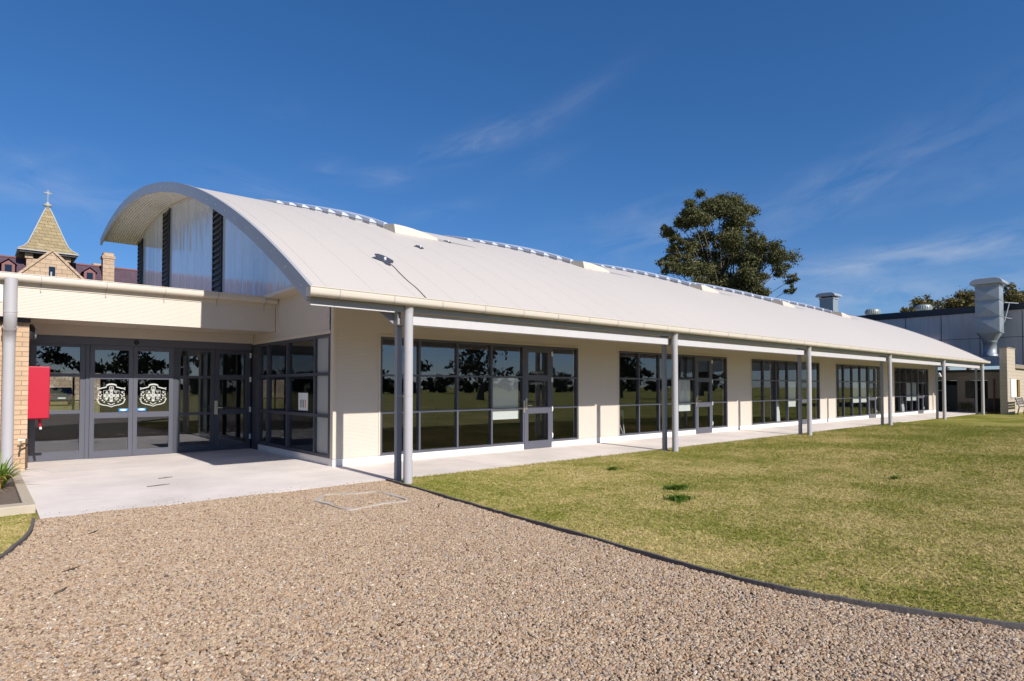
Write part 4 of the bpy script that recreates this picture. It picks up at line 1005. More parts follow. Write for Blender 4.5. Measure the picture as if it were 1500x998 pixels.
# ------------------------------------------------------------------ sandstone church
ch = thing('sandstone_church', 'old sandstone church with shingled spire and purple slate roof', 'church', (5.7, 80, 0))
def church():
    ry, rzz = 80.0, 14.65; ey, ezz = 74.6, 9.0
    q = MB(); q.quad((-22, ey, ezz), (34, ey, ezz), (34, ry, rzz), (-22, ry, rzz)); q.quad((-22, ry, rzz), (34, ry, rzz), (34, 85.4, ezz), (-22, 85.4, ezz))
    q.quad((-22, ey, ezz - .2), (34, ey, ezz - .2), (34, ey, ezz), (-22, ey, ezz)); q.build('roof', 'slate', ch, fix=False)
    B(-21.5, 33.5, 75, 85, 0, ezz).build('wall', 'stone', ch)
    q = MB(); q.tube([(-22, ry, rzz + 0.03), (34, ry, rzz + 0.03)], 0.12, 6); q.build('ridge_cap', 'redtrim', ch)
    # gabled front
    gx, gzz = 5.35, 14.7; gy0 = 74.2
    q = MB(); q.prism([(gx - 4.0, 0), (gx + 4.0, 0), (gx + 4.0, 10.6), (gx, gzz), (gx - 4.0, 10.6)], 1, gy0, gy0 + 0.6); gf = q.build('gable', 'stone', ch)
    q = MB()
    for s_ in (-1, 1):
        q.quad((gx, gy0 - .15, gzz + 0.28), (gx + s_ * 4.35, gy0 - .15, 10.5), (gx + s_ * 4.35, gy0 + .7, 10.5), (gx, gy0 + .7, gzz + 0.28))
        q.quad((gx, gy0 - .15, gzz + 0.28), (gx + s_ * 4.35, gy0 - .15, 10.5), (gx + s_ * 4.35, gy0 - .15, 10.22), (gx, gy0 - .15, gzz))
    q.build('coping', 'stone', gf, fix=False)
    q = MB(); q.quad((gx - 4, gy0 + .6, 10.6), (gx, gy0 + .6, gzz), (gx, ry, gzz), (gx - 4, 77, 10.6)); q.quad((gx + 4, gy0 + .6, 10.6), (gx, gy0 + .6, gzz), (gx, ry, gzz), (gx + 4, 77, 10.6)); q.build('gable_roof', 'slate', gf, fix=False)
    B(gx - 0.25, gx + 0.25, gy0 - 0.03, gy0 + 0.1, 11.5, 13.2).build('slit_window', 'winblue', gf)
    B(gx - 0.12, gx + 0.0, gy0 - 0.06, gy0 - 0.03, 11.9, 12.7).build('shutter', 'lead', gf)
    # tower and spire
    tx, ty = 5.32, 80.2
    tw = B(tx - 1.75, tx + 1.75, ty - 1.75, ty + 1.75, 0, 14.5).build('tower', 'stone', ch)
    q = MB()
    for sx_ in (-1, 1):
        for sy_ in (-1, 1): q.box(tx + sx_ * 1.55 - 0.32, tx + sx_ * 1.55 + 0.32, ty + sy_ * 1.55 - 0.32, ty + sy_ * 1.55 + 0.32, 14.5, 15.6)
    q.build('belfry_pier', 'stone', tw)
    q = MB(); q.box(tx - 1.2, tx + 1.2, ty - 1.2, ty + 1.2, 14.5, 15.6); q.build('belfry', 'belfrydark', tw)
    pr = [(2.45, 15.30), (2.0, 15.62), (1.66, 16.05), (1.30, 17.0), (0.95, 18.0), (0.60, 19.0), (0.30, 19.85), (0.14, 20.2)]
    q = MB()
    for i in range(len(pr) - 1):
        (r0, z0), (r1, z1) = pr[i], pr[i + 1]; cs = [(-1, -1), (1, -1), (1, 1), (-1, 1)]
        for k in range(4):
            a, c = cs[k], cs[(k + 1) % 4]
            q.quad((tx + a[0] * r0, ty + a[1] * r0, z0), (tx + c[0] * r0, ty + c[1] * r0, z0), (tx + c[0] * r1, ty + c[1] * r1, z1), (tx + a[0] * r1, ty + a[1] * r1, z1))
    spn = q.build('spire', 'shingle', ch)
    q = MB(); q.box(tx - 2.5, tx + 2.5, ty - 2.5, ty + 2.5, 15.20, 15.30); q.build('eaves_board', 'lead', spn)
    B(tx - 2.35, tx + 2.35, ty - 2.35, ty + 2.35, 15.0, 15.199).build('eaves_lining', 'belfrydark', spn)
    q = MB()
    for a in ((-1, -1), (1, -1), (1, 1), (-1, 1)):
        q.tube([(tx + a[0] * r_, ty + a[1] * r_, z_ + 0.03) for r_, z_ in pr], 0.07, 6)
    q.build('hip_flashing', 'lead', spn)
    q = MB(); q.lathe((tx, ty, 20.1), [(0.14, 0), (0.2, 0.3), (0.42, 0.42), (0.36, 0.52), (0.16, 0.62), (0.1, 0.8), (0.0, 0.85)], 12); q.build('finial', 'lead', spn)
    q = MB(); q.tube([(tx, ty, 20.9), (tx, ty, 22.2)], 0.045, 6); q.tube([(tx - 0.35, ty, 21.85), (tx + 0.35, ty, 21.85)], 0.05, 6)
    for a in range(8): q.tube([(tx, ty, 21.85), (tx + 0.22 * math.cos(a * math.pi / 4), ty, 21.85 + 0.22 * math.sin(a * math.pi / 4))], 0.03, 5)
    q.build('cross', 'lead', spn)
    # dormers
    for dx in (2.15, 8.75):
        q = MB(); dz = 12.75; dy = 77.3
        q.prism([(dx - 0.5, dz), (dx + 0.5, dz), (dx + 0.5, dz + 0.75), (dx, dz + 1.15), (dx - 0.5, dz + 0.75)], 1, dy, dy + 2.4); d = q.build('dormer', 'redtrim', ch)
        q = MB()
        for s_ in (-1, 1): q.quad((dx, dy - .15, dz + 1.3), (dx + s_ * 0.68, dy - .15, dz + 0.74), (dx + s_ * 0.68, dy + 2.4, dz + 0.74), (dx, dy + 2.4, dz + 1.3))
        q.build('dormer_roof', 'redtrim', d, fix=False)
        B(dx - 0.27, dx + 0.27, dy - 0.03, dy, dz + 0.06, dz + 0.72).build('dormer_window', 'winblue', d)
    # chimneys
    q = MB(); q.box(10.0, 11.05, 78.2, 79.4, 9.5, 15.35); q.box(9.92, 11.13, 78.12, 79.48, 15.35, 15.65); q.box(10.05, 11.0, 78.25, 79.35, 15.65, 16.0); q.build('chimney', 'stone', ch)
    q = MB(); q.box(9.7, 10.3, 82.6, 83.6, 12, 15.1); q.box(9.62, 10.38, 82.5, 83.7, 15.1, 15.4); q.build('chimney', 'stone', ch)
church()

# ------------------------------------------------------------------ buildings at the right end
hall = thing('assembly_hall', 'big grey hall of concrete panels with a dark coping at the right', 'building', (51, 8, 0))
HX = 50.0
q = MB(); q.prism([(-12, 2.9), (24, 2.9), (24, 6.42), (-12, 6.52)], 0, HX, HX + 0.25); hw = q.build('panel_wall', 'panel', hall)
q = MB()
for i, y in enumerate([-3.5, -1.2, 1.1, 3.4, 5.7, 8.0, 10.2, 12.35, 14.5, 16.7, 18.9]): q.box(HX - 0.006, HX - 0.001, y - 0.02, y + 0.02, 2.95, 6.42)
q.box(HX - 0.0065, HX - 0.0015, -12, 24, 4.72, 4.75); q.build('panel_joint', 'coping', hw)
q = MB(); q.prism([(-12, 6.53), (24, 6.43), (24, 6.86), (-12, 6.96)], 0, HX - 0.08, HX + 0.35); q.build('coping', 'coping', hall)
B(HX + 0.35, HX + 30, -12, 24, 6.3, 6.5).build('roof', 'lead', hall)
B(HX + 0.05, HX + 0.2, 24.0, 24.2, 0, 6.4).build('panel_wall', 'panel', hall)
B(HX + 0.2, HX + 30, 24.0, 24.2, 0, 6.4).build('panel_wall', 'panel', hall)
# low link block in front of the hall
lb = thing('link_block', 'low beige blockwork building with dark openings in front of the hall', 'building', (45, 10, 0))
LX = 45.0
q = MB()
q.box(LX, LX + 0.2, 8.1, 24, 1.92, 2.5)
for (a, c) in ((8.1, 8.85), (9.95, 10.35)): q.box(LX, LX + 0.2, a, c, 0.85 if a < 9 else 0.85, 1.92)
q.box(LX, LX + 0.2, 11.6, 24, 0, 1.92)
q.box(LX, LX + 0.2, 9.5, 10.35, 0, 0.85)
lw_ = q.build('wall', 'block', lb)
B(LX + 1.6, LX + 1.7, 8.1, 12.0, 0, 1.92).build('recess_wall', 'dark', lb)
B(LX + 0.2, LX + 5, 8.1, 24, 2.3, 2.5).build('roof', 'coping', lb)
B(LX - 0.12, LX - 0.001, 8.0, 24, 2.42, 2.56).build('gutter', 'coping', lb)
B(LX + 0.05, LX + 0.12, 9.50, 10.35, 0.86, 1.9).build('window', 'dark', lb)
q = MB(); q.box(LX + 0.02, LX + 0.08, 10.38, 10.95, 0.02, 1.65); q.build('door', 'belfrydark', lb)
q = MB(); q.box(LX + 0.0, LX + 0.06, 10.98, 11.55, 0.02, 1.9); dd = q.build('door', 'dark', lb)
B(LX - 0.03, LX - 0.001, 10.98, 11.55, 1.28, 1.32).build('rail', 'lead', dd)
q = MB(); q.tube([(LX - 0.06, 8.55, 0.0), (LX - 0.06, 8.55, 2.0)], 0.04, 8); q.build('downpipe', 'redtrim', lb)
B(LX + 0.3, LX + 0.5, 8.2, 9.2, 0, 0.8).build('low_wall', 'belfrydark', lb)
# blade wall + lit wing at far right
bwl = thing('blade_wall', 'tall free-standing beige block pier at the right beside the bench', 'wall', (43.5, 7.6, 0))
q = MB(); q.box(43.2, 45.25, 7.6, 7.95, 0, 3.70); q.build('pier', 'blocklit', bwl, bevel=0.02)
B(43.18, 45.28, 7.58, 7.97, 3.702, 3.76).build('cap', 'block', bwl)
rw = thing('sunlit_wing', 'sunlit blockwork wing with a window at the far right edge', 'building', (50, 7.7, 0))
q = MB(); q.box(45.3, 46.2, 7.75, 8.0, 0, 2.62); q.box(46.2, 47.3, 7.75, 8.0, 0, 0.92); q.box(46.2, 47.3, 7.75, 8.0, 1.95, 2.62); q.box(47.3, 49.9, 7.75, 8.0, 0, 2.62); q.build('wall', 'blocklit', rw)
B(45.3, 49.9, 7.6, 8.09, 2.622, 2.85).build('eave', 'block', rw)
q = MB(); q.box(46.2, 46.28, 7.80, 7.9, 0.93, 1.94); q.box(47.2, 47.3, 7.80, 7.9, 0.93, 1.94); q.box(46.7, 46.75, 7.80, 7.9, 0.93, 1.94); wf = q.build('window', 'yellow', rw)
q = MB(); q.quad((46.28, 7.86, 0.93), (47.2, 7.86, 0.93), (47.2, 7.86, 1.94), (46.28, 7.86, 1.94)); q.build('pane', 'winblue', wf)
q = MB(); q.box(44.2, 45.05, 7.585, 7.598, 0.95, 1.75)
o = thing('notice_board', 'plain white panel mounted low on the block pier', 'panel', (44.3, 7.58, 0.95)); B(43.85, 45.24, 7.56, 7.595, 0.95, 1.98).build('sheet', 'white', o); B(43.85, 45.24, 7.565, 7.595, 0.91, 0.949).build('frame', 'lead', o)
# bench
bn = thing('park_bench', 'dark slatted bench in front of the block pier', 'bench', (43.9, 6.9, 0))
q = MB()
for i in range(4): q.box(43.0, 45.0, 6.70 + i * 0.11, 6.79 + i * 0.11, 0.43, 0.46)
q.build('seat', 'timber', bn)
q = MB()
for i in range(3): q.box(43.0, 45.0, 7.18 + 0.03 * i, 7.21 + 0.03 * i, 0.55 + i * 0.13, 0.65 + i * 0.13)
q.build('backrest', 'timber', bn)
for x in (43.2, 44.8):
    q = MB(); q.tube([(x, 6.72, 0), (x, 6.74, 0.43)], 0.03, 8); q.build('leg', 'post', bn)
    q = MB(); q.tube([(x, 7.2, 0), (x, 7.12, 0.43), (x, 7.26, 0.95)], 0.03, 8); q.build('leg', 'post', bn)
# exhaust duct on the hall wall
du = thing('exhaust_duct', 'tall galvanised exhaust duct with cowl on the hall wall', 'duct', (47.5, 9.3, 3.4))
DX = 47.55; y0, y1 = 8.70, 9.92; xa, xb = DX, DX + 1.15
ztop = 7.95; zs = [4.93, 5.92, 6.95, 7.80]
for i in range(3):
    z0, z1 = zs[i] + 0.02, zs[i + 1] - 0.02
    q = MB()
    def face(P00, P10, P11, P01, nrm):
        c_ = (Vector(P00) + Vector(P10) + Vector(P11) + Vector(P01)) / 4 + Vector(nrm) * 0.09
        for a, c in ((P00, P10), (P10, P11), (P11, P01), (P01, P00)): q.quad(a, c, tuple(c_))
    face((xa, y0, z0), (xa, y1, z0), (xa, y1, z1), (xa, y0, z1), (-1, 0, 0)); face((xb, y0, z0), (xb, y1, z0), (xb, y1, z1), (xb, y0, z1), (1, 0, 0))
    face((xa, y0, z0), (xb, y0, z0), (xb, y0, z1), (xa, y0, z1), (0, -1, 0)); face((xa, y1, z0), (xb, y1, z0), (xb, y1, z1), (xa, y1, z1), (0, 1, 0))
    q.build('duct_section', 'galv', du)
q = MB()
for z in zs: q.box(xa - 0.03, xb + 0.03, y0 - 0.03, y1 + 0.03, z - 0.02, z + 0.02)
q.build('flange', 'galv', du)
q = MB(); qx, qy = (xa + xb) / 2, (y0 + y1) / 2
ringb = []
n = len(q.v); K = 24
def sq(a):
    c, s_ = math.cos(a), math.sin(a); m_ = max(abs(c), abs(s_)); return c / m_, s_ / m_
for i in range(K):
    a = 2 * math.pi * (i + 0.5) / K; u, w = sq(a); q.v.append((qx + u * (xb - xa) / 2, qy + w * (y1 - y0) / 2, 4.91))
for i in range(K):
    a = 2 * math.pi * (i + 0.5) / K; q.v.append((qx + 0.37 * math.cos(a), qy + 0.37 * math.sin(a), 4.42))
for i in range(K):
    j = (i + 1) % K; q.f.append((n + i, n + j, n + K + j, n + K + i)); q.sm.append(False)
q.build('transition', 'galv', du)
q = MB(); q.tube([(qx, qy, 4.44), (qx, qy, 4.30), (qx, qy, 4.29), (qx, qy, 3.6), (qx, qy, 3.58), (qx, qy, 3.45)], [0.37, 0.37, 0.345, 0.345, 0.40, 0.40], 24); q.build('collar', 'galv', du)
def cowl(cx, cy, z, hx, hy, h, parent, mat='galvlight'):
    q = MB(); N = 8
    pr = [(-1.0, 0.0)] + [(-1 + 0.55 * (1 - math.cos(t * math.pi / 2 / 5)), 0.15 * h + 0.85 * h * math.sin(t * math.pi / 2 / 5)) for t in range(6)]
    pr = pr + [(-u, w) for u, w in pr[::-1]]
    poly = [(cy + u * hy, z + w) for u, w in pr]
    q.prism(poly, 0, cx - hx, cx + hx); return q.build('cowl', mat, parent, bevel=0.03)
cowl(qx, qy, 7.97, 0.82, 0.84, 0.36, du)
q = MB(); q.box(xa + 0.04, xb - 0.04, y0 + 0.04, y1 - 0.04, 7.80, 8.02); q.build('neck', 'galv', du)
q = MB(); q.tube([(xb, y0 - 0.05, 6.85), (HX, y0 - 0.55, 6.85)], 0.035, 6); q.tube([(xb, y0 - 0.02, 5.6), (xb + 0.3, y0 - 0.25, 6.85)], 0.03, 6); q.tube([(xb, y0 - 0.02, 5.9), (HX, y0 - 0.2, 5.9)], 0.03, 6); q.build('stay', 'galvlight', du)
# rooftop ventilator behind the curved roof
rv = thing('roof_ventilator', 'square galvanised roof ventilator rising behind the curved roof', 'ventilator', (52.5, 20, 6.5))
vx, vy = 52.0, 20.5
q = MB(); q.box(vx - 0.52, vx + 0.52, vy - 0.52, vy + 0.52, 6.4, 8.72); q.build('duct_section', 'galv', rv)
q = MB(); q.box(vx - 0.57, vx + 0.57, vy - 0.57, vy + 0.57, 8.60, 8.68); q.build('flange', 'galvlight', rv)
cowl(vx, vy, 8.80, 0.76, 0.76, 0.30, rv)
q = MB(); q.box(vx - 0.42, vx + 0.42, vy - 0.42, vy + 0.42, 8.72, 8.9); q.build('neck', 'dark', rv)
# domed vents on the hall roof
for (y, lab) in ((18.95, 'low ribbed round vent on the hall roof, farther from the duct'), (15.25, 'low ribbed round vent on the hall roof, nearer the tall duct')):
    t = thing('roof_vent', lab, 'vent', (57, y, 6.5), 'round vents on the hall roof')
    q = MB(); q.lathe((57, y, 6.5), [(0.35, 0), (0.35, 1.12)], 20); q.build('base', 'greendome', t)
    q = MB(); q.lathe((57, y, 6.5), [(0.5, 1.1), (0.56, 1.2), (0.56, 1.45), (0.46, 1.58), (0.0, 1.62)], 24); o = q.build('dome', 'greendome', t)
    for i in range(24):
        a = 2 * math.pi * i / 24
    q = MB()
    for i in range(24):
        a = 2 * math.pi * i / 24; c_, s_ = math.cos(a), math.sin(a)
        q.tube([(57 + 0.565 * c_, y + 0.565 * s_, 7.69), (57 + 0.565 * c_, y + 0.565 * s_, 7.95)], 0.02, 5)
    q.build('vane', 'lead', t)
# air conditioners on the hall wall
for (y, z, lab) in ((13.4, 4.35, 'dark wall-mounted air conditioner just above the roof edge'), (12.75, 4.40, 'grey air conditioner with round fan on the hall wall')):
    t = thing('air_conditioner', lab, 'air conditioner', (HX - 0.4, y, z - 0.3))
    B(HX - 0.4, HX - 0.012, y - 0.35, y + 0.35, z - 0.3, z + 0.3).build('case', 'panel', t, bevel=0.02)
    q = MB(); q.tube([(HX - 0.415, y, z), (HX - 0.401, y, z)], 0.22, 20); q.build('fan', 'dark', t)
    q = MB(); q.box(HX - 0.38, HX - 0.02, y - 0.33, y - 0.29, z - 0.36, z - 0.302); q.box(HX - 0.38, HX - 0.02, y + 0.29, y + 0.33, z - 0.36, z - 0.302); q.build('bracket', 'lead', t)
# floodlight under the eave at the far end
fl = thing('flood_lamp', 'small white floodlight hung under the eave past the last window', 'lamp', (43.9, 10.6, 2.3))
q = MB(); q.prism([(10.75, 2.15), (10.98, 2.10), (11.05, 2.32), (10.85, 2.38)], 0, 43.3, 43.5); q.build('housing', 'whitemetal', fl)
q = MB(); q.tube([(43.4, 10.92, 2.34), (43.2, 10.95, 2.5), (43.0, 10.98, 2.5)], 0.015, 6); q.build('arm', 'whitemetal', fl)

# ------------------------------------------------------------------ plants
def leafy(mb, c, rad, n, size, rnd, droop=0.3, squash=0.75):
    for _ in range(n):
        u = Vector((rnd.gauss(0, 0.48), rnd.gauss(0, 0.48), rnd.gauss(0, 0.48)))
        p_ = Vector(c) + Vector((u.x * rad, u.y * rad, u.z * rad * squash))
        d = Vector((rnd.gauss(0, 1), rnd.gauss(0, 1), rnd.gauss(0, 1) - droop)).normalized()
        e = Vector((rnd.gauss(0, 1), rnd.gauss(0, 1), rnd.gauss(0, 1))); e = (e - d * e.dot(d)).normalized()
        s_ = size * rnd.uniform(0.6, 1.3)
        a = p_ - d * s_; b2 = p_ + d * s_
        mb.quad(tuple(a), tuple(p_ + e * s_ * 0.45), tuple(b2), tuple(p_ - e * s_ * 0.45))
def tree(name, label, cat, loc, clumps, leaf, lsize, per, trunk_r, mat='eucleaf', group=None, seed=1, limbs=True, fork=0.35):
    """clumps in world coords (x, y, z, r)"""
    rnd = random.Random(seed); t = thing(name, label, cat, loc, group)
    mb = MB()
    for (x, y, z, r_) in clumps:
        k = max(1, int(per * r_ * r_))
        for s_ in range(7):
            g_ = lambda q: max(-1.15, min(1.15, rnd.gauss(0, 1))) * q
            oc = (x + g_(r_ * 0.68), y + g_(r_ * 0.68), z + g_(r_ * 0.52))
            leafy(mb, oc, r_ * rnd.uniform(0.3, 0.8), k // 7, lsize, rnd)
    mb.build('crown', mat, t, fix=False)
    tk = MB(); zt = sum(c[2] for c in clumps) / len(clumps); zb = min(c[2] for c in clumps)
    ff = loc[2] + (zt - loc[2]) * fork
    tk.tube([loc, (loc[0] + 0.1, loc[1], loc[2] + (ff - loc[2]) * 0.5), (loc[0] + 0.25, loc[1] + 0.1, ff)], [trunk_r * 1.25, trunk_r, trunk_r * 0.85], 10)
    fk = Vector((loc[0] + 0.25, loc[1] + 0.1, ff))
    for (x, y, z, r_) in clumps:
        e = Vector((x, y, z)); 
        mid = fk.lerp(e, 0.5) + Vector((rnd.gauss(0, 0.4), rnd.gauss(0, 0.4), -0.10 * (e - fk).length + rnd.gauss(0, 0.3))) * 0.6
        rr_ = trunk_r * 0.20 * (0.6 + r_ / 3)
        tk.tube([tuple(fk), tuple(mid), tuple(e)], [rr_, rr_ * 0.6, rr_ * 0.2], 6, caps=False)
    tk.build('trunk', 'bark', t)
    return t
th = R(48.9); FW = Vector((math.cos(th), math.sin(th), 0)); RT = Vector((math.sin(th), -math.cos(th), 0))
zz = [(440, 190, 60), (600, 130, 80), (700, 200, 100), (820, 150, 80), (880, 220, 80), (560, 230, 100), (450, 270, 80), (350, 330, 60), (270, 370, 55), (800, 300, 100), (880, 340, 65),
      (210, 470, 45), (210, 610, 26), (330, 520, 50), (420, 500, 45), (300, 590, 55), (170, 700, 60), (330, 680, 80), (420, 740, 80), (480, 560, 70), (590, 470, 75), (700, 450, 80), (800, 500, 100), (900, 560, 85),
      (980, 480, 65), (1060, 560, 75), (1120, 640, 85), (1230, 710, 55), (1235, 800, 35), (1220, 880, 32), (610, 610, 70), (740, 640, 90), (860, 680, 100), (980, 640, 75), (540, 700, 70), (680, 770, 90), (820, 800, 95), (960, 770, 85), (1060, 790, 50), (900, 850, 60), (1060, 900, 35),
      (640, 900, 90), (800, 950, 90), (460, 860, 80), (940, 950, 70)]
rnd = random.Random(5); tb = FW * 60 + RT * (0.346 * 60); cl_ = []
for (u, w, r_) in zz:
    k = 0.01157; lat = (u - 700) * k; z = 1.55 + (566 - (270 + w / 5.77)) * 0.0667 + 0.0
    dpt = rnd.uniform(-1, 1) * (2.6 if w > 400 else 1.8)
    P_ = tb + RT * lat + FW * dpt; s_ = (60 + dpt) / 60
    cl_.append((P_.x * 1.0 + RT.x * lat * (s_ - 1), P_.y + RT.y * lat * (s_ - 1), 1.55 + (z - 1.55) * s_, r_ * k * 1.15))
tree('eucalyptus_tree', 'big dark olive eucalyptus rising alone behind the curved roof', 'tree', (tb.x, tb.y, 0), cl_, None, 0.12, 2900, 0.55, seed=3, fork=0.55)

def px_tree(name, label, x, ytop, depth, wpx, group, seed, ybase=None, mat='farleaf', lsize=0.22, per=300, n=14):
    rnd = random.Random(seed); lat = (x - 750) / 899; k = depth / 899
    b0 = FW * depth + RT * (lat * depth); ztop = 1.55 + (566 - ytop) * k; w = wpx * k / 2
    cl = []
    for i in range(n):
        a = rnd.uniform(-1, 1); hh = rnd.uniform(0.15, 1) ; rr_ = w * rnd.uniform(0.32, 0.52)
        z = ztop - rr_ * 0.6 - (1 - math.sqrt(max(0, 1 - a * a * 0.8))) * w * 0.9 - (1 - hh) * w * 1.6
        P_ = b0 + RT * (a * (w - rr_ * 0.6)) + FW * rnd.uniform(-1, 1) * w * 0.6
        cl.append((P_.x, P_.y, z, rr_))
    return tree(name, label, 'tree', (b0.x, b0.y, 0), cl, None, lsize, per, 0.4, mat, group, seed)
gname = 'trees beyond the hall roof'
px_tree('bushy_tree', 'smallest olive tree crown peeping over the hall coping, farthest left', 1331, 447, 96, 18, gname, 21, lsize=0.25, per=200)
px_tree('bushy_tree', 'rounded olive tree just above the left half of the hall roof', 1358, 431, 98, 46, gname, 22)
px_tree('bushy_tree', 'olive tree between the round vent and the tall duct', 1388, 431, 100, 56, gname, 23)
px_tree('bushy_tree', 'olive tree half hidden behind the tall duct', 1420, 428, 102, 56, gname, 24)
px_tree('bushy_tree', 'brighter tree right of the duct stay', 1476, 417, 92, 50, gname, 25)
px_tree('bushy_tree', 'tallest bright tree cut off by the right edge of the picture', 1506, 415, 94, 60, gname, 26)

# strappy plants in the soil bed
def strappy(x, y, label, n=34, L_=0.55, seed=1):
    rnd = random.Random(seed); t = thing('strappy_plant', label, 'plant', (x, y, 0.05), 'strap-leaved plants in the soil bed')
    def blades(cnt, lo, hi):
        mb = MB()
        for i in range(cnt):
            a = rnd.uniform(0, 2 * math.pi); l = L_ * rnd.uniform(0.6, 1.1); w = rnd.uniform(0.012, 0.02); out_ = rnd.uniform(lo, hi)
            d = Vector((math.cos(a), math.sin(a), 0)); sd = Vector((-d.y, d.x, 0)); pts = []
            for k in range(6):
                u = k / 5; r_ = 0.04 + l * out_ * u * (0.5 + 0.5 * u); z = l * (u * 1.0 - out_ * 0.75 * u * u); pts.append(Vector((x, y, 0.05)) + d * r_ + Vector((0, 0, z)))
            for k in range(5):
                w0 = w * (1 - (k / 5) ** 2); w1 = w * (1 - ((k + 1) / 5) ** 2)
                mb.quad(tuple(pts[k] - sd * w0), tuple(pts[k] + sd * w0), tuple(pts[k + 1] + sd * w1), tuple(pts[k + 1] - sd * w1), smooth=True)
        return mb
    blades(n, 0.25, 1.0).build('leaves', 'strap', t, fix=False)
    blades(8, 0.9, 1.15).build('dead_leaves', 'yellow', t, fix=False)
strappy(0.27, 11.8, 'large bright green strap-leaved plant arching over the kerb', 60, 0.75, 4)
strappy(0.24, 12.9, 'smaller strap-leaved plant close to the brick wall', 36, 0.5, 5)
strappy(-0.12, 10.9, 'strap-leaved plant cut off by the left edge, nearest the front kerb', 40, 0.6, 6)
# shrubs at the base of the link block
for i, (y, h, lab) in enumerate(((9.95, 0.75, 'yellowish bush under the dark window of the link block'), (10.75, 0.3, 'low bush at the foot of the link block door'), (8.95, 0.35, 'low bush behind the last downpipe'))):
    t = thing('garden_shrub', lab, 'shrub', (44.7, y, 0), 'shrubs along the link block')
    mb = MB(); rr2 = random.Random(60 + i)
    for k in range(6): leafy(mb, (44.65 + rr2.uniform(-.15, .15), y + rr2.uniform(-.3, .3) * h, h * rr2.uniform(0.35, 0.75)), h * 0.38, 60, 0.05, rr2)
    mb.build('foliage', 'shrub', t, fix=False)
    q = MB()
    for k in range(5): q.tube([(44.65, y, 0), (44.65 + rr2.uniform(-.2, .2), y + rr2.uniform(-.3, .3) * h, h * 0.7)], 0.008, 5)
    q.build('stem', 'bark', t)

# dark green tufts in the lawn
def tuft(x, y, rx, ry, n, label, seed):
    rnd = random.Random(seed); mb = MB()
    for i in range(n):
        a = rnd.uniform(0, 2 * math.pi); r_ = abs(rnd.gauss(0, 0.52)) * (1 + 0.35 * math.sin(a * 3 + seed) + 0.25 * math.sin(a * 7)); bx, by = x + rx * r_ * math.cos(a), y + ry * r_ * math.sin(a)
        b2 = rnd.uniform(0, 2 * math.pi); l = rnd.uniform(0.03, 0.07); d = Vector((math.cos(b2), math.sin(b2), 0)); sd = Vector((-d.y, d.x, 0)) * 0.004
        p0 = Vector((bx, by, 0.0)); p1 = p0 + d * l * 0.35 + Vector((0, 0, l * 0.8)); p2 = p0 + d * l * 0.9 + Vector((0, 0, l))
        mb.quad(tuple(p0 - sd), tuple(p0 + sd), tuple(p1 + sd), tuple(p1 - sd)); mb.quad(tuple(p1 - sd), tuple(p1 + sd), tuple(p2))
    o = mb.build('grass_tuft', 'tuft', fix=False); part_origin(o, (x, y, 0)); tag(o, label, 'grass tuft', 'dark green tufts in the lawn')
tuft(7.98, 5.36, 0.20, 0.13, 900, 'dark green weed tuft on the lawn, upper of the close pair', 1)
tuft(7.25, 4.84, 0.19, 0.14, 950, 'dark green weed tuft on the lawn, lower of the close pair', 2)
tuft(8.91, 7.38, 0.18, 0.10, 230, 'faint green tuft nearest the concrete path', 3)
tuft(11.6, 3.56, 0.26, 0.12, 110, 'thin green tuft far out on the right part of the lawn', 4)
# twigs and leaves on the slab and gravel
for i, (x, y, a, l, lab) in enumerate(((2.35, 11.3, 0.2, 0.22, 'thin dark twig lying on the entrance slab, farther from the gravel'), (2.1, 10.55, 0.15, 0.32, 'longer dark twig lying on the entrance slab'),
                                  (0.95, 7.75, 0.9, 0.16, 'brown leaf strip on the gravel near the slab'), (0.62, 6.3, 0.6, 0.16, 'short dark twig on the gravel at left'), (0.50, 5.7, 0.9, 0.14, 'small twig on the gravel nearest the left edge'), (4.5, 6.6, 1.0, 0.22, 'bent twig on the gravel beside the timber edging'))):
    z = slab_z(y) + 0.008 if y > 9 else 0.03
    q = MB(); d = Vector((math.cos(a), math.sin(a), 0)) * l / 2
    q.tube([(x - d.x, y - d.y, z), (x + 0.01, y - 0.015, z + 0.006), (x + d.x, y + d.y, z + 0.002)], [0.004, 0.006, 0.003], 6)
    o = q.build('fallen_twig', 'twig'); part_origin(o, (x, y, z)); tag(o, lab, 'twig', 'twigs on the ground')

# a car parked behind the lobby, glimpsed through both layers of glass
car = thing('parked_car', 'dark parked car glimpsed through the lobby glass behind the red cabinet', 'car', (5.1, 62, 0))
q = MB(); q.prism([(60.0, 0.35), (60.0, 0.95), (60.6, 1.02), (63.4, 1.0), (64.2, 0.85), (64.3, 0.35)], 0, 4.25, 5.95); cbd = q.build('body', 'coping', car, bevel=0.06)
q = MB(); q.prism([(60.35, 1.0), (60.75, 1.48), (62.2, 1.5), (63.1, 1.0)], 0, 4.38, 5.82); q.build('cabin', 'winblue', car, bevel=0.05)
for x in (4.3, 5.7): B(x, x + 0.2, 59.97, 60.0, 0.70, 0.86).build('tail_light', 'red', car)
B(4.85, 5.35, 59.97, 59.999, 0.58, 0.70).build('number_plate', 'white', car)
for x in (4.3, 5.9):
    for y in (60.8, 63.4):
        q = MB(); q.tube([(x - 0.1, y, 0.32), (x + 0.1, y, 0.32)], 0.32, 20); w_ = q.build('wheel', 'dark', car)
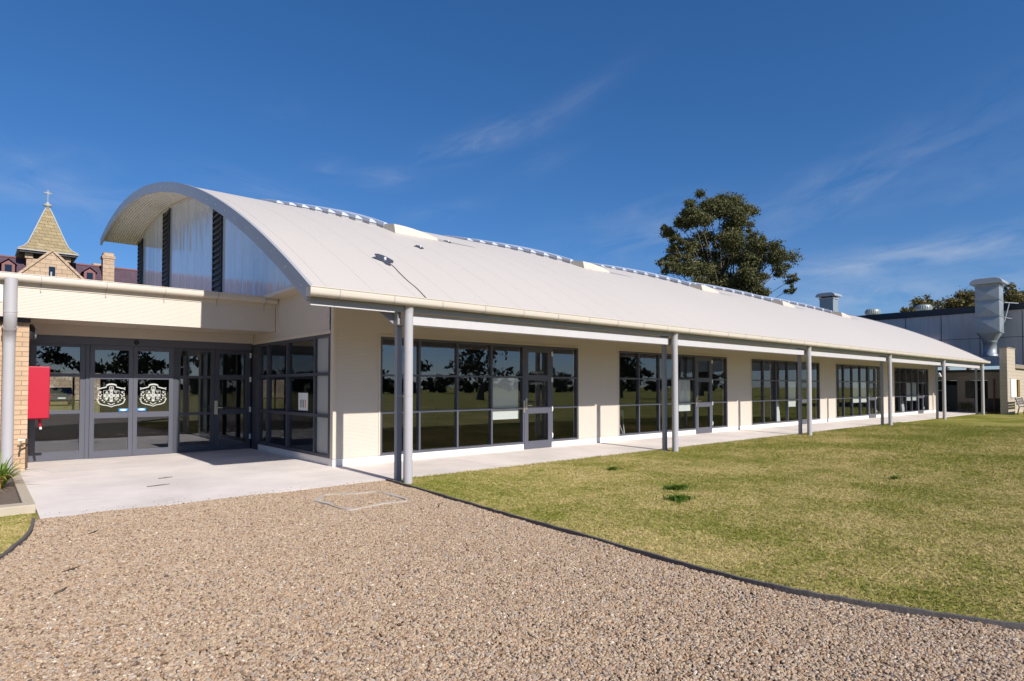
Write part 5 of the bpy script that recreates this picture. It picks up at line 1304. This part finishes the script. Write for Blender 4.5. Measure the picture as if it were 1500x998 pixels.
# trees across the field behind the viewer: the windows mirror them
mb = MB(); rnd = random.Random(99)
for i in range(95):
    x = -110 + i * 3.3 + rnd.uniform(-2, 2); y = -100 + rnd.uniform(-10, 10); h = rnd.choice([3, 3.6, 4.2, 5, 6, 7.5]) * rnd.uniform(0.85, 1.15)
    for k in range(7):
        r_ = h * rnd.uniform(0.14, 0.24); leafy(mb, (x + rnd.gauss(0, h * 0.30), y + rnd.gauss(0, 2), h * rnd.uniform(0.08, 0.88)), r_, 75, 0.6, rnd)
o = mb.build('tree_belt', 'beltleaf', fix=False); part_origin(o, (45, -100, 0)); tag(o, 'dark belt of trees across the field, mirrored in the windows', 'wood', kind='stuff')
def crown(x, y, h, w, rnd, n=16, zb=0.3):
    return [(x + rnd.uniform(-1, 1) * w * 0.7, y + rnd.uniform(-1, 1) * w * 0.5, h * rnd.uniform(zb, 0.9), w * rnd.uniform(0.26, 0.42)) for _ in range(n)]
rnd = random.Random(12)
for i, (x, y, h, w, lab) in enumerate(((43, -33, 9.0, 3.0, 'broad dark tree mirrored in the first classroom window'), (64, -30, 10, 3.6, 'dark tree mirrored in the second and third windows'),
                                  (90, -34, 11, 4.0, 'dark tree mirrored in the far windows'), (15, -60, 6.5, 2.8, 'dark tree mirrored in the sliding doors'), (31, -52, 6.5, 2.4, 'dark tree mirrored in the hinged door'))):
    tree('field_tree', lab, 'tree', (x, y, 0), crown(x, y, h, w, rnd), None, 0.32, 60, 0.4, 'beltleaf', 'trees on the field mirrored in the glass', 40 + i)

# ------------------------------------------------------------------ gravel stones and grass blades (geometry nodes)
def emitter(name, poly, z, matkey, build, wavy=0.0):
    bm = bmesh.new(); vs = [bm.verts.new((x, y, z)) for x, y in poly]; bm.faces.new(vs); bmesh.ops.triangulate(bm, faces=bm.faces)
    if wavy:
        from mathutils import noise as mnoise
        for _ in range(5):
            bmesh.ops.subdivide_edges(bm, edges=[e_ for e_ in bm.edges if e_.calc_length() > 0.16], cuts=1)
            bmesh.ops.triangulate(bm, faces=bm.faces)
        for v_ in bm.verts:
            h_ = mnoise.noise(Vector((v_.co.x * 2.2, v_.co.y * 2.2, 0.3))) + 0.6 * mnoise.noise(Vector((v_.co.x * 6, v_.co.y * 6, 4.3)))
            v_.co.z = z + wavy * max(-0.2, h_ + 0.2)
    me = bpy.data.meshes.new(name); bm.to_mesh(me); bm.free(); me.materials.append(M[matkey])
    if sum(p_.normal.z for p_ in me.polygons) < 0: me.flip_normals()
    o = bpy.data.objects.new(name, me); C.objects.link(o)
    ng = bpy.data.node_groups.new(name + '_nodes', 'GeometryNodeTree')
    ng.interface.new_socket('Geometry', in_out='INPUT', socket_type='NodeSocketGeometry'); ng.interface.new_socket('Geometry', in_out='OUTPUT', socket_type='NodeSocketGeometry')
    gi = ng.nodes.new('NodeGroupInput'); go = ng.nodes.new('NodeGroupOutput')
    build(ng, gi.outputs[0], go.inputs[0], M[matkey])
    md = o.modifiers.new('scatter', 'NODES'); md.node_group = ng
    return o
def gn(ng, t, **kw):
    n = ng.nodes.new(t)
    for k, v in kw.items(): setattr(n, k, v)
    return n
def scatter(ng, gin, gout, mat, density, instances, smin, smax, tilt, seed):
    Lk = ng.links
    dp = gn(ng, 'GeometryNodeDistributePointsOnFaces'); dp.inputs['Density'].default_value = density; dp.inputs['Seed'].default_value = seed
    Lk.new(gin, dp.inputs['Mesh'])
    ip = gn(ng, 'GeometryNodeInstanceOnPoints'); Lk.new(dp.outputs['Points'], ip.inputs['Points']); Lk.new(instances, ip.inputs['Instance'])
    ip.inputs['Pick Instance'].default_value = True
    rv_ = gn(ng, 'FunctionNodeRandomValue'); rv_.data_type = 'FLOAT_VECTOR'
    rv_.inputs[0].default_value = (-tilt, -tilt, 0); rv_.inputs[1].default_value = (tilt, tilt, 6.283); rv_.inputs['Seed'].default_value = seed + 1
    e2r = gn(ng, 'FunctionNodeEulerToRotation'); Lk.new(rv_.outputs[0], e2r.inputs[0]); Lk.new(e2r.outputs[0], ip.inputs['Rotation'])
    rs_ = gn(ng, 'FunctionNodeRandomValue'); rs_.data_type = 'FLOAT_VECTOR'
    rs_.inputs[0].default_value = smin; rs_.inputs[1].default_value = smax; rs_.inputs['Seed'].default_value = seed + 2
    Lk.new(rs_.outputs[0], ip.inputs['Scale'])
    return ip.outputs[0]
def stone_src(ng, mat):
    Lk = ng.links; g2i = gn(ng, 'GeometryNodeGeometryToInstance')
    for k in range(5):
        ic = gn(ng, 'GeometryNodeMeshIcoSphere'); ic.inputs['Radius'].default_value = 1.0; ic.inputs['Subdivisions'].default_value = 2
        sp = gn(ng, 'GeometryNodeSetPosition'); Lk.new(ic.outputs[0], sp.inputs[0])
        nz = gn(ng, 'ShaderNodeTexNoise'); nz.noise_dimensions = '4D'; nz.inputs['W'].default_value = k * 7.3; nz.inputs['Scale'].default_value = 0.9; nz.inputs['Detail'].default_value = 2
        vm = gn(ng, 'ShaderNodeVectorMath'); vm.operation = 'SUBTRACT'; Lk.new(nz.outputs['Color'], vm.inputs[0]); vm.inputs[1].default_value = (0.5, 0.5, 0.5)
        vs = gn(ng, 'ShaderNodeVectorMath'); vs.operation = 'SCALE'; Lk.new(vm.outputs[0], vs.inputs[0]); vs.inputs['Scale'].default_value = 1.5
        Lk.new(vs.outputs[0], sp.inputs['Offset'])
        sm = gn(ng, 'GeometryNodeSetMaterial'); sm.inputs['Material'].default_value = mat; Lk.new(sp.outputs[0], sm.inputs[0])
        Lk.new(sm.outputs[0], g2i.inputs[0])
    return g2i.outputs[0]
def stones_near(ng, gi, go, mat):
    a = scatter(ng, gi, go, mat, DENS, stone_src(ng, mat), (0.006, 0.0065, 0.005), (0.0145, 0.013, 0.0095), 0.6, 3)
    b = scatter(ng, gi, go, mat, 170, stone_src(ng, mat), (0.010, 0.011, 0.008), (0.021, 0.019, 0.013), 0.7, 23)
    j = gn(ng, 'GeometryNodeJoinGeometry'); ng.links.new(a, j.inputs[0]); ng.links.new(b, j.inputs[0]); ng.links.new(j.outputs[0], go)
ER = [(x - 0.02, y) for x, y in edgeR]; EL = [(x + 0.02, y) for x, y in edgeL]
nearR = [p_ for p_ in ER if 0.2 < p_[1]]; nearL = [p_ for p_ in EL if p_[1] > 4.0]
gpoly = nearR + [(3.2, 0.2), (0.0, 3.2), (-1.2, 4.0)] + nearL[::-1] + [(0.60, 8.97), (5.0, 8.97)]
DENS = 5000
o = emitter('gravel', gpoly, 0.009, 'stonei', stones_near, 0.014); tag(o, kind='stuff'); o['label'] = 'loose tan and brown gravel stones'
def stones_spill(ng, gi, go, mat):
    ng.links.new(scatter(ng, gi, go, mat, 55, stone_src(ng, mat), (0.004, 0.004, 0.003), (0.010, 0.009, 0.006), 0.5, 43), go)
o = emitter('gravel', [(0.62, 8.99), (5.0, 8.99), (4.9, 9.22), (0.62, 9.35)], 0.0195, 'stonei', stones_spill); tag(o, kind='stuff'); o['label'] = 'few gravel stones spilled onto the slab edge'

def tuft_src(ng, mat, blades, h):
    """grass tuft meshes made from triangles by node: cones squashed flat"""
    Lk = ng.links; g2i = gn(ng, 'GeometryNodeGeometryToInstance'); rnd = random.Random(blades)
    for k in range(4):
        jn = gn(ng, 'GeometryNodeJoinGeometry')
        for i in range(blades):
            co = gn(ng, 'GeometryNodeMeshCone'); co.inputs['Vertices'].default_value = 3; co.inputs['Radius Top'].default_value = 0.0
            co.inputs['Radius Bottom'].default_value = 0.0035; co.inputs['Depth'].default_value = h * rnd.uniform(0.6, 1.2); co.fill_type = 'NONE'
            tr = gn(ng, 'GeometryNodeTransform'); Lk.new(co.outputs[0], tr.inputs[0])
            a = rnd.uniform(0, 6.28); r_ = rnd.uniform(0, 0.02)
            tr.inputs['Translation'].default_value = (r_ * math.cos(a), r_ * math.sin(a), 0); tr.inputs['Rotation'].default_value = (rnd.uniform(-1.1, 1.1), rnd.uniform(-1.1, 1.1), a)
            Lk.new(tr.outputs[0], jn.inputs[0])
        sm = gn(ng, 'GeometryNodeSetMaterial'); sm.inputs['Material'].default_value = mat; Lk.new(jn.outputs[0], sm.inputs[0]); Lk.new(sm.outputs[0], g2i.inputs[0])
    return g2i.outputs[0]
def make_grass(dens, blades, h, seed):
    def f(ng, gi, go, mat):
        a = scatter(ng, gi, go, mat, dens, tuft_src(ng, mat, blades, h), (0.7, 0.7, 0.6), (1.3, 1.3, 1.2), 0.15, seed); ng.links.new(a, go)
    return f
GR = [(x + 0.02, y) for x, y in edgeR if y > 0.2]
p1 = GR + [(7.0, 0.2), (13.0, 1.6), (13.0, 8.95), (5.2, 8.95)]
o = emitter('grass', p1, 0.0, 'blade', make_grass(1500, 5, 0.030, 11)); tag(o, kind='stuff'); o['label'] = 'short patchy winter grass blades near the gravel'
p2 = [(13.0, 1.6), (30.0, 4.2), (30.0, 8.95), (13.0, 8.95)]
o = emitter('grass', p2, 0.0, 'blade', make_grass(420, 7, 0.045, 12)); tag(o, kind='stuff'); o['label'] = 'short grass blades farther along the path'
p3 = [(x - 0.02, y) for x, y in edgeL if y > 4.0] + [(-3.0, 6.0), (-3.0, 9.5), (0.50, 9.5)]
o = emitter('grass', p3, 0.0, 'blade', make_grass(1800, 5, 0.032, 13)); tag(o, kind='stuff'); o['label'] = 'small grass patch at the left edge'

# longer blades left uncut along the edging
def strip(pts, a, b_):
    L_, R_ = [], []
    for i in range(len(pts)):
        p0 = pts[max(i - 1, 0)]; p1 = pts[min(i + 1, len(pts) - 1)]
        d = Vector((p1[0] - p0[0], p1[1] - p0[1])).normalized(); n_ = Vector((-d.y, d.x))
        L_.append((pts[i][0] + n_.x * a, pts[i][1] + n_.y * a)); R_.append((pts[i][0] + n_.x * b_, pts[i][1] + n_.y * b_))
    return L_ + R_[::-1]
o = emitter('grass', strip([q for q in edgeR if q[1] > 0.2], 0.02, 0.10), 0.0, 'blade', make_grass(1500, 5, 0.06, 31)); tag(o, kind='stuff'); o['label'] = 'longer uncut grass along the timber edging'
o = emitter('grass', [(5.15, 8.88), (30, 8.88), (30, 8.99), (5.15, 8.99)], 0.0, 'blade', make_grass(900, 5, 0.055, 32)); tag(o, kind='stuff'); o['label'] = 'ragged grass fringe along the concrete path'
# ------------------------------------------------------------------ sky, sun, camera
SUN = Vector((-0.02, 1.0, -0.67)).normalized()
elev = math.asin(-SUN.z); 
w = bpy.data.worlds.new('World'); scn.world = w; w.use_nodes = True; nt = w.node_tree
for n_ in list(nt.nodes): nt.nodes.remove(n_)
out = nt.nodes.new('ShaderNodeOutputWorld'); bg = nt.nodes.new('ShaderNodeBackground'); L = nt.links
sky = nt.nodes.new('ShaderNodeTexSky'); sky.sky_type = 'NISHITA'; sky.sun_disc = False; sky.sun_elevation = elev
az = math.atan2(-SUN.x, -SUN.y)          # direction to the sun, clockwise from +Y
sky.sun_rotation = az; sky.altitude = 200; sky.air_density = 0.9; sky.dust_density = 0.25; sky.ozone_density = 4.0
hs = nt.nodes.new('ShaderNodeHueSaturation'); hs.inputs['Saturation'].default_value = 1.21; hs.inputs['Value'].default_value = 1.0; hs.inputs['Hue'].default_value = 0.501
gm = nt.nodes.new('ShaderNodeGamma'); gm.inputs[1].default_value = 0.80; L.new(sky.outputs[0], gm.inputs[0]); L.new(mixc(nt, 1.0, gm.outputs[0], (0.93, 1.05, 1.28), 'MULTIPLY'), hs.inputs['Color'])
tc = nt.nodes.new('ShaderNodeTexCoord'); D = tc.outputs['Generated']
sx = nt.nodes.new('ShaderNodeSeparateXYZ'); L.new(D, sx.inputs[0])
# azimuth measured from the mean view heading, and elevation tangent
azn = math_n(nt, 'ARCTAN2', sx.outputs[1], sx.outputs[0])
A = math_n(nt, 'SUBTRACT', th, azn)                      # to the right positive
rad = math_n(nt, 'SQRT', math_n(nt, 'ADD', math_n(nt, 'MULTIPLY', sx.outputs[0], sx.outputs[0]), math_n(nt, 'MULTIPLY', sx.outputs[1], sx.outputs[1])))
E_ = math_n(nt, 'ARCTAN2', sx.outputs[2], rad)
cmb = nt.nodes.new('ShaderNodeCombineXYZ'); L.new(A, cmb.inputs[0]); L.new(E_, cmb.inputs[1])
def wisp(x, y, lx, ly, ang, amp, prev, sc=1.0):
    """cirrus streak at picture-independent azimuth/elevation (radians), derived once from bearings"""
    a0 = math.atan((x - 750) / 899); e0 = math.atan((566 - y) / 899 * math.cos(a0))
    mp = mapping(nt, cmb.outputs[0], (1, 1, 1), (0, 0, 0), (-a0, -e0, 0))
    mr = nt.nodes.new('ShaderNodeVectorRotate'); mr.rotation_type = 'Z_AXIS'; mr.inputs['Angle'].default_value = -ang; L.new(mp, mr.inputs['Vector'])
    s2 = nt.nodes.new('ShaderNodeSeparateXYZ'); L.new(mr.outputs[0], s2.inputs[0])
    u = math_n(nt, 'DIVIDE', s2.outputs[0], lx / 899); v = math_n(nt, 'DIVIDE', s2.outputs[1], ly / 899)
    d = math_n(nt, 'ADD', math_n(nt, 'MULTIPLY', u, u), math_n(nt, 'MULTIPLY', v, v))
    g = math_n(nt, 'POWER', 2.718, math_n(nt, 'MULTIPLY', d, -1.0))
    nz = nt.nodes.new('ShaderNodeTexNoise'); nz.inputs['Scale'].default_value = 1.0; nz.inputs['Detail'].default_value = 7; nz.inputs['Roughness'].default_value = 0.62; nz.inputs['Distortion'].default_value = 0.6
    mm = mapping(nt, mr.outputs[0], (9 * sc, 34 * sc, 1), (0, 0, 0.25), (x * 0.01, y * 0.02, 0)); L.new(mm, nz.inputs['Vector'])
    rr_ = ramp(nt, nz.outputs['Fac'], [(0.36, (0, 0, 0)), (0.72, (1, 1, 1))])
    f_ = math_n(nt, 'MULTIPLY', math_n(nt, 'MULTIPLY', g, rr_), amp)
    return f_ if prev is None else math_n(nt, 'ADD', prev, f_)
f = None
for a in ((715, 200, 90, 17, 0.28, 0.42), (830, 150, 100, 14, 0.45, 0.14), (1250, 270, 170, 34, 0.33, 0.28), (1330, 375, 190, 18, 0.06, 0.75), (1230, 405, 130, 26, 0.0, 0.35), (1300, 432, 190, 16, 0.05, 0.7),
          (960, 345, 120, 26, 0.12, 0.35), (940, 305, 90, 12, 0.15, 0.25), (560, 258, 45, 14, 0.1, 0.25), (475, 245, 30, 12, 0.1, 0.25), (20, 265, 80, 26, -0.3, 0.40), (170, 290, 70, 16, 0.05, 0.30),
          (380, 275, 90, 16, -0.15, 0.18), (640, 310, 60, 14, 0.2, 0.15), (790, 240, 60, 14, 0.3, 0.12), (410, 155, 26, 16, 0.3, 0.10), (60, 240, 70, 22, 0.1, 0.2), (1480, 250, 120, 20, 0.15, 0.15)):
    f = wisp(*a, f)
f = math_n(nt, 'MINIMUM', math_n(nt, 'MULTIPLY', f, 0.52), 0.65)
col = mixc(nt, f, hs.outputs[0], (5.6, 5.9, 6.4))
L.new(col, bg.inputs['Color']); bg.inputs['Strength'].default_value = 0.089
L.new(bg.outputs[0], out.inputs[0])

sl = bpy.data.lights.new('sun', 'SUN'); sl.energy = 4.2; sl.angle = R(0.53); sl.color = (1.0, 0.95, 0.885)
so = bpy.data.objects.new('sun', sl); C.objects.link(so); so.rotation_euler = SUN.to_track_quat('-Z', 'Y').to_euler(); so.location = (0, -20, 30)

cam = bpy.data.cameras.new('camera'); co = bpy.data.objects.new('camera', cam); C.objects.link(co); scn.camera = co
cam.sensor_fit = 'HORIZONTAL'; cam.sensor_width = 36; cam.lens = 36 * 899 / 1500
tau = R(1.47); ppy = 566.5 - 899 * math.tan(tau)
cam.shift_y = (ppy - 499) / 1500
co.location = (0, 0, 1.55); co.rotation_euler = (R(90) + tau, 0, th - R(90))
cam.clip_start = 0.05; cam.clip_end = 3000

scn.render.engine = 'CYCLES'
scn.view_settings.view_transform = 'Standard'; scn.view_settings.look = 'None'; scn.view_settings.gamma = 1; scn.view_settings.exposure = 0.42
scn.view_settings.use_curve_mapping = False
cy = scn.cycles; cy.use_denoising = True; cy.denoiser = 'OPENIMAGEDENOISE'
cy.max_bounces = 8; cy.diffuse_bounces = 3; cy.glossy_bounces = 4; cy.transparent_max_bounces = 16; cy.transmission_bounces = 4
cy.caustics_reflective = False; cy.caustics_refractive = False; cy.sample_clamp_indirect = 6
